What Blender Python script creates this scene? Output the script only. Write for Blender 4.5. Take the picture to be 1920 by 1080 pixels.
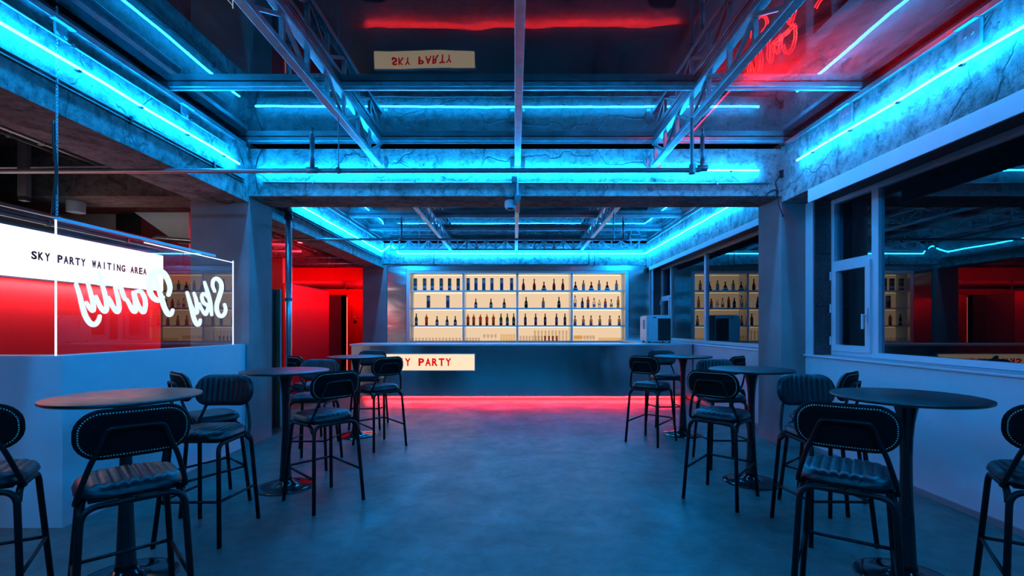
import bpy, bmesh, math, random
from mathutils import Vector, Matrix
random.seed(7)
for o in list(bpy.data.objects):
    bpy.data.objects.remove(o, do_unlink=True)
S = bpy.context.scene
C = S.collection
PI = math.pi
# ------------------------------------------------------------------ camera, world, exposure
F, VX, VY, HC = 907.0, 966.0, 612.0, 1.5
cd = bpy.data.cameras.new('camera')
cd.sensor_width = 36; cd.lens = F / 1920 * 36
cd.shift_x = (960 - VX) / 1920; cd.shift_y = (VY - 540) / 1920
cd.clip_start = 0.05; cd.clip_end = 100
cam = bpy.data.objects.new('camera', cd); C.objects.link(cam)
cam.location = (0, 0, HC); cam.rotation_euler = (PI / 2, 0, 0)
S.camera = cam
w = bpy.data.worlds.new('night'); S.world = w; w.use_nodes = True
w.node_tree.nodes['Background'].inputs[0].default_value = (0.02, 0.16, 0.45, 1)
w.node_tree.nodes['Background'].inputs[1].default_value = 0.006
vs = S.view_settings
vs.view_transform = 'Standard'; vs.look = 'None'; vs.exposure = 0.0; vs.gamma = 1.0
vs.use_curve_mapping = False
cy = S.cycles
cy.use_denoising = True; cy.max_bounces = 8; cy.diffuse_bounces = 3; cy.glossy_bounces = 4
cy.transparent_max_bounces = 24; cy.sample_clamp_indirect = 6; cy.caustics_reflective = False
cy.caustics_refractive = False

L_CYAN, L_RED, L_WARM, L_WHITE = 205.0, 300.0, 3.0, 1.45

def lamp(name, loc, rot, sx, sy, power, col, spread=180):
    d = bpy.data.lights.new(name, 'AREA'); d.shape = 'RECTANGLE'; d.size = sx; d.size_y = sy
    d.energy = power; d.color = col; d.spread = math.radians(spread)
    o = bpy.data.objects.new(name, d); C.objects.link(o); o.location = loc; o.rotation_euler = rot
    return o
# unseen red lights added behind the left beam and beyond to light the corridor
lamp('corridor_red_fill', (-3.98, 10.6, 2.95), (0, math.radians(62), 0), 0.12, 4.0, 100, (1, .008, .025), 115)
lamp('corridor_red_fill_far', (-4.0, 14.5, 2.95), (0, math.radians(62), 0), 0.12, 2.0, 60, (1, .008, .025), 130)
lamp('void_fill', (-7.0, 7.6, 3.6), (math.radians(40), 0, 0), 1.5, .2, 7, (1, .93, .92), 140)  # white fill added to brighten the panels beyond the waiting board, no fixture
lamp('hall_red_fill', (-7.0, 14.2, 3.1), (math.radians(60), 0, 0), 4.0, 0.2, 60, (1, .015, .03))
# white downlights of the waiting area
lamp('waiting_lamp', (-5.93, 5.1, 2.045), (0, math.radians(22), 0), 0.05, 6.0, 62, (1, .95, .95))

# ------------------------------------------------------------------ materials
def new_mat(name):
    m = bpy.data.materials.new(name); m.use_nodes = True
    nt = m.node_tree; nt.nodes.clear()
    out = nt.nodes.new('ShaderNodeOutputMaterial')
    return m, nt, out
def N(nt, t, **kw):
    n = nt.nodes.new('ShaderNode' + t)
    for k, v in kw.items(): setattr(n, k, v)
    return n
def ramp(nt, src, stops):
    r = N(nt, 'ValToRGB'); el = r.color_ramp.elements
    while len(el) < len(stops): el.new(0.5)
    for e, (p, c) in zip(el, stops):
        e.position = p; e.color = c if len(c) == 4 else (*c, 1)
    nt.links.new(src, r.inputs[0]); return r.outputs[0]
def noise(nt, scale, detail=4, rough=.55, vec=None, dist=0.0):
    n = N(nt, 'TexNoise'); n.inputs['Scale'].default_value = scale
    n.inputs['Detail'].default_value = detail; n.inputs['Roughness'].default_value = rough
    n.inputs['Distortion'].default_value = dist
    if vec is None:
        vec = N(nt, 'TexCoord').outputs['Object']
    nt.links.new(vec, n.inputs['Vector']); return n.outputs['Fac']
def pbr(name, col, rough=.5, metal=0.0, spec=.5, var=0.0, vscale=6, bump=0.0, bscale=20, rvar=0.0, col2=None, stretch=None, bdist=.02):
    m, nt, out = new_mat(name)
    b = N(nt, 'BsdfPrincipled')
    b.inputs['Base Color'].default_value = (*col, 1); b.inputs['Roughness'].default_value = rough
    b.inputs['Metallic'].default_value = metal; b.inputs['Specular IOR Level'].default_value = spec
    vec = None
    if stretch:
        mp = N(nt, 'Mapping'); mp.inputs['Scale'].default_value = stretch
        nt.links.new(N(nt, 'TexCoord').outputs['Object'], mp.inputs[0]); vec = mp.outputs[0]
    if var or col2:
        f = noise(nt, vscale, 6, .6, vec)
        c2 = col2 or tuple(max(0, c * (1 - var)) for c in col)
        nt.links.new(ramp(nt, f, [(.34, c2), (.66, col)]), b.inputs['Base Color'])
    if rvar:
        f = noise(nt, vscale * 1.7, 4, .6, vec)
        nt.links.new(ramp(nt, f, [(.3, (rough - rvar,) * 3), (.7, (rough + rvar,) * 3)]), b.inputs['Roughness'])
    if bump:
        bp = N(nt, 'Bump'); bp.inputs['Strength'].default_value = bump; bp.inputs['Distance'].default_value = bdist
        nt.links.new(noise(nt, bscale, 5, .6, vec), bp.inputs['Height']); nt.links.new(bp.outputs[0], b.inputs['Normal'])
    nt.links.new(b.outputs[0], out.inputs[0]); return m
def emit(name, col, s):
    m, nt, out = new_mat(name)
    e = N(nt, 'Emission'); e.inputs[0].default_value = (*col, 1); e.inputs[1].default_value = s
    nt.links.new(e.outputs[0], out.inputs[0]); return m
def concrete(name, base, dark, rough=.85, bump=.5, crack=0.0):
    m, nt, out = new_mat(name)
    b = N(nt, 'BsdfPrincipled'); b.inputs['Roughness'].default_value = rough
    b.inputs['Specular IOR Level'].default_value = .3
    tc = N(nt, 'TexCoord').outputs['Object']
    big = noise(nt, 1.1, 8, .7, tc, .8); fine = noise(nt, 13, 8, .75, tc); patch = noise(nt, 3.7, 9, .72, tc, 1.2)
    c1 = ramp(nt, big, [(.32, dark), (.5, base), (.72, tuple(min(1, c * 1.3) for c in base))])
    mx = N(nt, 'MixRGB', blend_type='MULTIPLY'); mx.inputs[0].default_value = .75
    nt.links.new(c1, mx.inputs[1]); nt.links.new(ramp(nt, fine, [(.36, (.30,) * 3), (.54, (1,) * 3)]), mx.inputs[2])
    mp_ = N(nt, 'MixRGB', blend_type='MULTIPLY'); mp_.inputs[0].default_value = .8
    nt.links.new(mx.outputs[0], mp_.inputs[1]); nt.links.new(ramp(nt, patch, [(.36, (.35,) * 3), (.46, (.9,) * 3), (.6, (1.0,) * 3), (.66, (1.35,) * 3)]), mp_.inputs[2])
    col = mp_.outputs[0]
    vo = N(nt, 'TexVoronoi'); vo.inputs['Scale'].default_value = 9
    nt.links.new(tc, vo.inputs['Vector'])
    pits = ramp(nt, vo.outputs['Distance'], [(.0, (0,) * 3), (.12, (1,) * 3)])
    ad = N(nt, 'MixRGB', blend_type='MULTIPLY'); ad.inputs[0].default_value = .8
    mid = noise(nt, 5, 9, .74, tc, 1.0)
    nt.links.new(mid, ad.inputs[1]); nt.links.new(pits, ad.inputs[2]); hgt = ad.outputs[0]
    if crack:
        wp = N(nt, 'MixRGB', blend_type='ADD'); wp.inputs[0].default_value = .35
        nz_ = N(nt, 'TexNoise'); nz_.inputs['Scale'].default_value = 3; nz_.inputs['Detail'].default_value = 6
        nt.links.new(tc, nz_.inputs['Vector']); nt.links.new(tc, wp.inputs[1]); nt.links.new(nz_.outputs['Color'], wp.inputs[2])
        v2 = N(nt, 'TexVoronoi', feature='DISTANCE_TO_EDGE'); v2.inputs['Scale'].default_value = .8
        nt.links.new(wp.outputs[0], v2.inputs['Vector'])
        cr = ramp(nt, v2.outputs['Distance'], [(.0, (1 - crack,) * 3), (.012, (1,) * 3)])
        mc = N(nt, 'MixRGB', blend_type='MULTIPLY'); mc.inputs[0].default_value = 1
        nt.links.new(col, mc.inputs[1]); nt.links.new(cr, mc.inputs[2]); col = mc.outputs[0]
        mh = N(nt, 'MixRGB', blend_type='MULTIPLY'); mh.inputs[0].default_value = 1
        nt.links.new(hgt, mh.inputs[1]); nt.links.new(cr, mh.inputs[2]); hgt = mh.outputs[0]
    bp = N(nt, 'Bump'); bp.inputs['Strength'].default_value = bump; bp.inputs['Distance'].default_value = .05
    nt.links.new(hgt, bp.inputs['Height']); nt.links.new(bp.outputs[0], b.inputs['Normal'])
    nt.links.new(col, b.inputs['Base Color'])
    nt.links.new(b.outputs[0], out.inputs[0]); return m
def glass(name, ior, tint, rough=.0, dirt=0.0, dcol=(.3, .3, .3), wav=0.0, gcol=(1, 1, 1), thru=.72):
    m, nt, out = new_mat(name)
    tr = N(nt, 'BsdfTransparent'); tr.inputs[0].default_value = (*tint, 1)
    gl = N(nt, 'BsdfGlossy'); gl.inputs['Roughness'].default_value = rough; gl.inputs[0].default_value = (*gcol, 1)
    fr = N(nt, 'Fresnel'); fr.inputs[0].default_value = ior
    base = tr.outputs[0]
    if dirt:
        df = N(nt, 'BsdfDiffuse'); df.inputs[0].default_value = (*dcol, 1)
        tl = N(nt, 'BsdfTranslucent'); tl.inputs[0].default_value = (*dcol, 1)
        a = N(nt, 'MixShader'); a.inputs[0].default_value = thru
        nt.links.new(df.outputs[0], a.inputs[1]); nt.links.new(tl.outputs[0], a.inputs[2])
        mp = N(nt, 'Mapping'); mp.inputs['Scale'].default_value = (1, .45, 1); mp.inputs['Rotation'].default_value = (0, 0, .7)
        nt.links.new(N(nt, 'TexCoord').outputs['Object'], mp.inputs[0])
        f = noise(nt, 1.6, 9, .68, mp.outputs[0], 1.5)
        k = ramp(nt, f, [(.36, (dirt * .12,) * 3), (.5, (dirt * .6,) * 3), (.68, (dirt,) * 3)])
        mm = N(nt, 'MixShader'); nt.links.new(k, mm.inputs[0])
        nt.links.new(base, mm.inputs[1]); nt.links.new(a.outputs[0], mm.inputs[2]); base = mm.outputs[0]
    if wav:
        bp = N(nt, 'Bump'); bp.inputs['Strength'].default_value = wav; bp.inputs['Distance'].default_value = .01
        nt.links.new(noise(nt, 1.1, 2, .4), bp.inputs['Height']); nt.links.new(bp.outputs[0], gl.inputs['Normal'])
    sb = N(nt, 'Math', operation='SUBTRACT'); sb.inputs[0].default_value = 1.0
    nt.links.new(N(nt, 'NewGeometry').outputs['Backfacing'], sb.inputs[1])
    mu = N(nt, 'Math', operation='MULTIPLY'); nt.links.new(fr.outputs[0], mu.inputs[0]); nt.links.new(sb.outputs[0], mu.inputs[1])
    mx = N(nt, 'MixShader'); nt.links.new(mu.outputs[0], mx.inputs[0])
    nt.links.new(base, mx.inputs[1]); nt.links.new(gl.outputs[0], mx.inputs[2])
    nt.links.new(mx.outputs[0], out.inputs[0]); return m
def backlit(name, col, fac=.55):
    m, nt, out = new_mat(name)
    tl = N(nt, 'BsdfTranslucent'); tl.inputs[0].default_value = (*col, 1)
    tr = N(nt, 'BsdfTransparent'); tr.inputs[0].default_value = (*col, 1)
    gl = N(nt, 'BsdfGlossy'); gl.inputs['Roughness'].default_value = .1
    a = N(nt, 'MixShader'); a.inputs[0].default_value = fac
    nt.links.new(tl.outputs[0], a.inputs[1]); nt.links.new(tr.outputs[0], a.inputs[2])
    fr = N(nt, 'Fresnel'); fr.inputs[0].default_value = 1.3
    b = N(nt, 'MixShader'); nt.links.new(fr.outputs[0], b.inputs[0])
    nt.links.new(a.outputs[0], b.inputs[1]); nt.links.new(gl.outputs[0], b.inputs[2])
    nt.links.new(b.outputs[0], out.inputs[0]); return m

M = {}
M['conc'] = concrete('raw_concrete', (.42, .44, .43), (.165, .17, .165), .88, 1.0, .45)
M['conc_smooth'] = pbr('column_concrete', (.27, .29, .29), .75, 0, .3, var=.22, vscale=1.6, bump=.12, bscale=30)
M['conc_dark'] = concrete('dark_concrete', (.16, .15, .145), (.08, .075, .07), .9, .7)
M['white'] = pbr('white_paint', (.62, .77, .80), .55, var=.06, vscale=3, bump=.05, bscale=40)
M['white_gloss'] = pbr('white_frame', (.66, .80, .84), .32, var=.04, vscale=5)
M['granite'] = pbr('granite', (.10, .10, .11), .45, col2=(.02, .02, .022), vscale=60)
M['galv'] = pbr('galvanised_steel', (.62, .64, .66), .38, 1.0, var=.25, vscale=9, rvar=.1)
M['pipe'] = pbr('painted_pipe', (.25, .26, .28), .4, .6, var=.3, vscale=5)
M['zinc'] = pbr('zinc_pipe', (.7, .72, .74), .3, .9, var=.2, vscale=4)
M['black'] = pbr('black_metal', (.006, .006, .007), .42, 0.0, .25, var=.2, vscale=12)
M['blackp'] = pbr('black_plastic', (.008, .008, .009), .5)
M['leather'] = pbr('black_leather', (.010, .010, .014), .36, 0, .42, var=.35, vscale=18, bump=.15, bscale=140, rvar=.08, bdist=.004)
M['leather_back'] = pbr('black_backing', (.003, .003, .0035), .7, 0, .15, var=.3, vscale=25)
M['nail'] = pbr('brass_nailheads', (.55, .62, .5), .28, 1.0)
M['top'] = pbr('black_laminate', (.008, .008, .009), .36, 0, .5, var=.2, vscale=8, rvar=.05)
M['gloss_black'] = pbr('gloss_black_lacquer', (.008, .008, .009), .14, 0, .6)
M['red'] = pbr('red_paint', (.62, .002, .007), .6, 0, .15, var=.08, vscale=2)
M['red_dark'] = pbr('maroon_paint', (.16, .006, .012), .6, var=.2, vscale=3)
M['wood'] = pbr('light_wood', (.42, .25, .13), .5, col2=(.22, .11, .05), vscale=3, stretch=(9, 9, .7))
M['grey'] = pbr('grey_panel', (.30, .29, .30), .7, var=.15, vscale=2)
M['plate'] = pbr('dull_grey_steel_plate', (.34, .36, .38), .6, 0, .4, var=.4, vscale=14)
M['chain'] = pbr('steel_chain', (.6, .62, .64), .35, 1.0)
M['cyan'] = emit('cyan_led', (.0035, .33, 1.0), L_CYAN)
M['rled'] = emit('red_led', (1.0, .022, .03), 40.0)
M['rline'] = emit('red_neon_line', (1.0, .02, .06), 10.0)
M['barled'] = emit('bar_red_led', (1.0, .016, .022), L_RED)
M['neon'] = emit('red_neon', (1.0, .006, .006), 110.0)
M['pinkneon'] = emit('pink_neon', (1.0, .10, .07), 4.0)
M['warm'] = emit('warm_led', (1.0, .74, .34), L_WARM)
M['panel'] = emit('warm_backlit_panel', (1.0, .71, .46), .86)
M['signwhite'] = emit('cream_sign_face', (1.0, .80, .55), 1.0)
M['board'] = emit('white_lightbox_face', (1.0, .955, .965), L_WHITE)
M['etch'] = emit('lit_etched_white', (.74, .88, 1.0), 1.15)
M['edge'] = emit('lit_acrylic_edge', (.62, .74, 1.0), 2.6)
M['redtext'] = emit('red_sign_letters', (.72, .002, .004), 1.0)
M['ink'] = pbr('navy_black_letters', (.012, .010, .035), .5)
M['roofglass'] = glass('filmed_roof_glass', 2.1, (.55, .55, .6), .012, .30, (.34, .33, .36), .35)
M['roofhaze'] = glass('hazed_roof_glass', 2.1, (.6, .55, .58), .012, .9, (.55, .5, .5), .35, thru=.93)
M['winglass'] = glass('window_glass', 1.75, (.8, .85, .9), .0)
M['acrylic'] = glass('acrylic_sheet', 1.75, (.975, .98, .99), .0)
M['tumbler'] = glass('drinking_glass', 1.45, (.93, .90, .86), .02)
M['goldglass'] = glass('amber_glass', 1.45, (.985, .94, .82), .02)
M['pinkglass'] = glass('dark_pink_glass', 1.45, (.74, .52, .48), .02)

def steel(name, col, rough, wav, sc, stretch):
    m, nt, out = new_mat(name)
    b = N(nt, 'BsdfPrincipled'); b.inputs['Metallic'].default_value = 1
    b.inputs['Base Color'].default_value = (*col, 1); b.inputs['Roughness'].default_value = rough
    mp = N(nt, 'Mapping'); mp.inputs['Scale'].default_value = stretch
    nt.links.new(N(nt, 'TexCoord').outputs['Object'], mp.inputs[0])
    bp = N(nt, 'Bump'); bp.inputs['Strength'].default_value = wav; bp.inputs['Distance'].default_value = .05
    nt.links.new(noise(nt, sc, 1.5, .4, mp.outputs[0], .3), bp.inputs['Height']); nt.links.new(bp.outputs[0], b.inputs['Normal'])
    nt.links.new(b.outputs[0], out.inputs[0]); return m
M['steel_bar'] = steel('bar_front_steel', (.60, .61, .62), .17, .34, 1.6, (1, 1, .3))
M['steel_wall'] = steel('back_wall_steel', (.66, .67, .68), .17, .22, 1.5, (.7, 1, 2.2))
M['steel_trim'] = pbr('steel_trim', (.66, .68, .7), .42, 1.0)

def floor_mat():
    m, nt, out = new_mat('polished_concrete_floor')
    b = N(nt, 'BsdfPrincipled'); b.inputs['Specular IOR Level'].default_value = .36
    big = noise(nt, .7, 8, .62, None, .8); fine = noise(nt, 7, 8, .7, None, .4)
    c1 = ramp(nt, big, [(.3, (.056, .086, .080)), (.7, (.125, .175, .160))])
    mx = N(nt, 'MixRGB', blend_type='MULTIPLY'); mx.inputs[0].default_value = .6
    nt.links.new(c1, mx.inputs[1]); nt.links.new(ramp(nt, fine, [(.34, (.45,) * 3), (.6, (1.1,) * 3)]), mx.inputs[2])
    nt.links.new(mx.outputs[0], b.inputs['Base Color'])
    nt.links.new(ramp(nt, noise(nt, 2.2, 6, .65), [(.3, (.30,) * 3), (.7, (.52,) * 3)]), b.inputs['Roughness'])
    bp = N(nt, 'Bump'); bp.inputs['Strength'].default_value = .22; bp.inputs['Distance'].default_value = .02
    mp = N(nt, 'Mapping'); mp.inputs['Scale'].default_value = (.6, 1.3, 1)
    nt.links.new(N(nt, 'TexCoord').outputs['Object'], mp.inputs[0])
    nt.links.new(noise(nt, 2.6, 5, .55, mp.outputs[0], .5), bp.inputs['Height'])
    nt.links.new(bp.outputs[0], b.inputs['Normal'])
    nt.links.new(b.outputs[0], out.inputs[0]); return m
M['floor'] = floor_mat()

# ------------------------------------------------------------------ mesh helpers
class MB:
    def __init__(s): s.v = []; s.f = []
    def add(s, vs_, fs):
        o = len(s.v); s.v += [tuple(p) for p in vs_]; s.f += [tuple(i + o for i in f) for f in fs]; return s
    def box(s, x0, x1, y0, y1, z0, z1, bev=0.0):
        if x0 > x1: x0, x1 = x1, x0
        if y0 > y1: y0, y1 = y1, y0
        if z0 > z1: z0, z1 = z1, z0
        if not bev:
            return s.add([(x0, y0, z0), (x1, y0, z0), (x1, y1, z0), (x0, y1, z0), (x0, y0, z1), (x1, y0, z1), (x1, y1, z1), (x0, y1, z1)],
                  [(3, 2, 1, 0), (4, 5, 6, 7), (0, 1, 5, 4), (1, 2, 6, 5), (2, 3, 7, 6), (3, 0, 4, 7)])
        bm = bmesh.new(); bmesh.ops.create_cube(bm, size=1)
        for v in bm.verts:
            v.co = Vector(((x0 + x1) / 2 + v.co.x * (x1 - x0), (y0 + y1) / 2 + v.co.y * (y1 - y0), (z0 + z1) / 2 + v.co.z * (z1 - z0)))
        bmesh.ops.bevel(bm, geom=bm.edges[:], offset=bev, segments=2, affect='EDGES', profile=.6)
        bm.verts.index_update()
        s.add([v.co for v in bm.verts], [[v.index for v in f.verts] for f in bm.faces]); bm.free(); return s
    def bar(s, a, b, wd, ht, up=(0, 0, 1)):
        a, b = Vector(a), Vector(b); d = (b - a).normalized(); u = Vector(up)
        r = d.cross(u)
        if r.length < 1e-4: r = d.cross(Vector((1, 0, 0)))
        r.normalize(); u = r.cross(d).normalized()
        pts = []
        for p in (a, b):
            for i, j in ((-1, -1), (1, -1), (1, 1), (-1, 1)): pts.append(p + r * (i * wd / 2) + u * (j * ht / 2))
        return s.add(pts, [(3, 2, 1, 0), (4, 5, 6, 7), (0, 1, 5, 4), (1, 2, 6, 5), (2, 3, 7, 6), (3, 0, 4, 7)])
    def tube(s, pts, r, n=8, cap=True):
        pts = [Vector(p) for p in pts]; o = len(s.v); m = len(pts)
        rr = r if isinstance(r, (list, tuple)) else [r] * m
        prev = None
        for i, p in enumerate(pts):
            d = (pts[min(i + 1, m - 1)] - pts[max(i - 1, 0)]).normalized()
            if prev is None:
                a = d.cross(Vector((0, 0, 1)))
                if a.length < .05: a = d.cross(Vector((1, 0, 0)))
            else:
                a = prev - d * prev.dot(d)
                if a.length < 1e-4: a = d.cross(Vector((0, 0, 1)))
            a.normalize(); prev = a; b = d.cross(a)
            for k in range(n):
                t = 2 * PI * k / n; s.v.append(tuple(p + (a * math.cos(t) + b * math.sin(t)) * rr[i]))
        for i in range(m - 1):
            for k in range(n):
                k2 = (k + 1) % n; s.f.append((o + i * n + k, o + i * n + k2, o + (i + 1) * n + k2, o + (i + 1) * n + k))
        if cap:
            s.f.append(tuple(o + k for k in range(n))[::-1]); s.f.append(tuple(o + (m - 1) * n + k for k in range(n)))
        return s
    def lathe(s, prof, n=24, c=(0, 0, 0), cap=True):
        o = len(s.v)
        for r, z in prof:
            for k in range(n):
                t = 2 * PI * k / n; s.v.append((c[0] + r * math.cos(t), c[1] + r * math.sin(t), c[2] + z))
        for i in range(len(prof) - 1):
            for k in range(n):
                k2 = (k + 1) % n; s.f.append((o + i * n + k, o + i * n + k2, o + (i + 1) * n + k2, o + (i + 1) * n + k))
        if cap:
            s.f.append(tuple(o + k for k in range(n))[::-1]); s.f.append(tuple(o + (len(prof) - 1) * n + k for k in range(n)))
        return s
    def mesh(s, name, m, smooth=False):
        me = bpy.data.meshes.new(name); me.from_pydata(s.v, [], s.f); me.materials.append(M[m] if isinstance(m, str) else m)
        if smooth:
            me.polygons.foreach_set('use_smooth', [True] * len(me.polygons))
            if smooth is not True:
                try: me.set_sharp_from_angle(angle=math.radians(smooth))
                except Exception: pass
        me.update(); return me
    def obj(s, name, m, parent=None, smooth=False):
        o = bpy.data.objects.new(name, s.mesh(name, m, smooth)); C.objects.link(o)
        if parent is not None: o.parent = parent
        return o
def tag(o, label=None, cat=None, group=None, kind=None):
    if label: o['label'] = label
    if cat: o['category'] = cat
    if group: o['group'] = group
    if kind: o['kind'] = kind
    return o
def empty(name, loc=(0, 0, 0), rz=0.0):
    o = bpy.data.objects.new(name, None); C.objects.link(o); o.location = loc; o.rotation_euler = (0, 0, rz); o.empty_display_size = .1
    return o
def copy_tree(o, parent=None):
    c = o.copy(); C.objects.link(c)
    if parent is not None: c.parent = parent
    for ch in list(o.children): copy_tree(ch, c)
    return c
def struct(o, label, cat): return tag(o, label, cat, None, 'structure')
def at(px, py, Z): return ((px - VX) * Z / F, Z, HC + (VY - py) * Z / F)
def arc(c, r, a0, a1, n, ax, ay):
    c, ax, ay = Vector(c), Vector(ax), Vector(ay)
    return [c + ax * (r * math.cos(a0 + (a1 - a0) * i / n)) + ay * (r * math.sin(a0 + (a1 - a0) * i / n)) for i in range(n + 1)]
def smooth_path(pts, n=6):
    P = [Vector(p) for p in pts]; P = [2 * P[0] - P[1]] + P + [2 * P[-1] - P[-2]]; out = []
    for i in range(1, len(P) - 2):
        for k in range(n):
            t = k / n; a, b, c, d = P[i - 1], P[i], P[i + 1], P[i + 2]
            out.append(.5 * ((2 * b) + (c - a) * t + (2 * a - 5 * b + 4 * c - d) * t * t + (3 * b - a - 3 * c + d) * t ** 3))
    out.append(P[-2]); return out
def fillet(pts, r, n=5):
    P = [Vector(p) for p in pts]; out = [P[0]]
    for i in range(1, len(P) - 1):
        a, b, c = P[i - 1], P[i], P[i + 1]; d1 = (a - b); d2 = (c - b)
        q = min(r, d1.length * .49, d2.length * .49); s_ = b + d1.normalized() * q; e = b + d2.normalized() * q
        for k in range(n + 1):
            t = k / n; out.append(s_ * (1 - t) ** 2 + b * 2 * t * (1 - t) + e * t * t)
    out.append(P[-1]); return out

# ------------------------------------------------------------------ the setting
YB, Y1, Y1b, Y2 = -1.6, 6.05, 6.62, 12.9          # rear wall, cross beam front/back, back wall
XC, XD, XW, XG = 3.33, 3.5, 3.63, 3.87                       # beam/column face, right wall face, window plane
ZB, ZT, ZG = 3.05, 3.74, 3.83                        # beam underside, beam top, roof glass
struct(MB().box(-11, 4.1, YB - .2, 17, -.12, 0).obj('floor', 'floor'), 'blue-lit polished concrete floor with cloudy mottling', 'floor')
struct(MB().box(-11, 4.1, YB - .2, YB, 0, 4.2).obj('wall_rear', 'conc_dark'), 'dark concrete wall closing the room on the near side', 'wall')

def wall_right(y0, y1, name, label):
    r = empty(name)
    MB().box(XW, 4.0, y0, y1, 0, 1.13).obj('lower_wall', 'white', r)
    MB().box(XW - .02, XW, y0, y1, 0, .05).obj('skirting', 'grey', r)
    MB().box(XW - .03, XG + .05, y0, y1, 1.13, 1.155, .008).obj('sill_board', 'white_gloss', r)
    MB().box(XW, 4.0, y1 - .15, y1, 1.155, 3.03).obj('jamb_wall', 'white', r)
    for k, (a, b) in enumerate(((1.157, 1.74), (1.745, 2.38), (2.385, 3.03))):
        MB().box(XW + .012, XG + .05, y1 - .172, y1 - .15, a, b, .003).obj('granite_tile', 'granite', r)
    MB().box(XW, XG + .1, y0, y1 - .15, 3.03, 3.05).obj('window_head', 'granite', r)
    return struct(r, label, 'wall')
wall_right(YB, Y1, 'wall_right', 'white painted wall under the near right window with dark skirting')
wall_right(Y1b, Y2, 'wall_right', 'pinkish white wall under the far right window beside the bar')
def side_beam(x0, x1, y0, y1, label, soffit):
    r = empty('beam')
    MB().box(x0, x1, y0, y1, ZB, ZT).obj('concrete', 'conc', r)
    if soffit: MB().box(x0 - .004, x0 + .016, y0, y1 - (.55 if y1 == Y1 else .25), ZB - (.145 if y1 == Y1 else .09), ZB + .005, .003).obj('fascia', 'white', r)
    struct(r, label, 'beam'); return r
side_beam(XC, 4.0, YB, Y1, 'rough concrete beam over the near right window with pocked cyan-lit face', True)
side_beam(XD, 4.0, Y1b, Y2, 'rough concrete beam over the far right window', True)
side_beam(-3.95, -XC, YB, Y1, 'rough concrete beam along the near left side above the glass partition', False)
side_beam(-3.95, -XD, Y1b, Y2, 'rough concrete beam along the far left side towards the red corridor', False)
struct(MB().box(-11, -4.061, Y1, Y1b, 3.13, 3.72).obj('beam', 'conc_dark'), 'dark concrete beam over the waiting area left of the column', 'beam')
struct(MB().box(-4.06, 4.0, Y1, Y1b, 3.13, 3.72).obj('beam', 'conc'), 'concrete cross beam spanning the room behind the pipe', 'beam')
struct(MB().box(-11, 4.0, Y2, Y2 + .55, 3.13, 3.72).obj('beam', 'conc'), 'concrete cross beam above the lit bottle shelves', 'beam')
struct(MB().box(XC, 4.05, Y1, Y1b, 0, 3.8).obj('column', 'conc_smooth'), 'smooth concrete column between the two right windows', 'column')
struct(MB().box(-4.06, -XC, Y1, Y1b, 0, 3.8).obj('column', 'conc_smooth'), 'blue-lit concrete column at the end of the glass partition', 'column')
struct(MB().box(-4.06, -3.43, Y2 - .02, Y2 + .6, 0, 3.2).obj('column', 'conc_smooth'), 'grey concrete column left of the lit bottle shelves', 'column')
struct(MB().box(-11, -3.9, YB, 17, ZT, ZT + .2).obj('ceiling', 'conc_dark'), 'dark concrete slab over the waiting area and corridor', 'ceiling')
# roof of filmed glass panes in a steel grid, one per bay
def roof(y0, y1, ys, label):
    r = empty('ceiling')
    xs = [-3.55, -1.68, .03, 1.73, 3.55]
    yy = [y0] + ys + [y1]
    for a, b in zip(yy[:-1], yy[1:]):
        for c, d in zip(xs[:-1], xs[1:]):
            MB().box(c + .008, d - .008, a + .008, b - .008, ZG, ZG + .012).obj('glass_pane', 'roofhaze' if (c > 1 and 3 < a < 4) else 'roofglass', r)
    for y in yy:
        MB().box(-3.55, 3.55, y - .03, y + .03, ZG - .055, ZG - .004, .004).obj('grid_bar', 'galv', r)
        MB().box(-3.55, 3.55, y - .012, y + .012, ZG - .075, ZG - .055).obj('grid_bar_lip', 'galv', r)
    for x in (-3.5, 3.5):
        MB().box(x - .05, x + .05, y0, y1, ZG - .06, ZG - .004, .004).obj('grid_bar', 'galv', r)
    for x in xs[1:-1]:
        MB().box(x - .03, x + .03, y0, y1, ZG - .03, ZG - .004).obj('grid_bar', 'galv', r)
    return struct(r, label, 'ceiling')
roof(-.8, 5.96, [.58, 1.94, 3.28, 4.62], 'dark mirror-like roof glass in a steel grid over the near bay')
roof(6.66, 12.72, [7.4, 8.7, 10.05, 11.4], 'dark roof glass in a steel grid over the bar bay')
# inner rails under the glass at both sides
for x, lab in ((-3.31, 'left'), (3.31, 'right')):
    for y0, y1, bay in ((-.8, 5.95, 'near'), (6.68, 12.7, 'far')):
        r = empty('ceiling_rail')
        sgn = 1 if x > 0 else -1
        if bay == 'far': x = sgn * 3.478
        else: x = sgn * 3.31
        zl = 3.50 if sgn > 0 else 3.59
        MB().box(x - .02, x + .02, y0, y1, 3.70, 3.75, .004).obj('rail', 'galv', r)
        ys = [.58, 1.94, 3.52, 4.84] if bay == 'near' else [7.4, 8.7, 10.05, 11.4]
        for y in ys:
            b = MB().box(x - .012 + sgn * .0, x + .012, y - .09 + (zl - 3.5) * .5, y + .09 - (zl - 3.5) * .5, zl, 3.70, .004)
            b.box(x - .05 * sgn, x, y - .085, y + .085, 3.695, 3.705)
            b.tube([(x - .02 * sgn, y - .03, 3.62), (x + .0, y - .03, 3.62)], .014, 6).tube([(x - .02 * sgn, y + .03, 3.62), (x, y + .03, 3.62)], .014, 6)
            b.obj('angle_bracket', 'plate', r)
        tag(r, f'galvanised angle rail with bolted brackets on the {bay} {lab} beam', 'rail')

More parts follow.
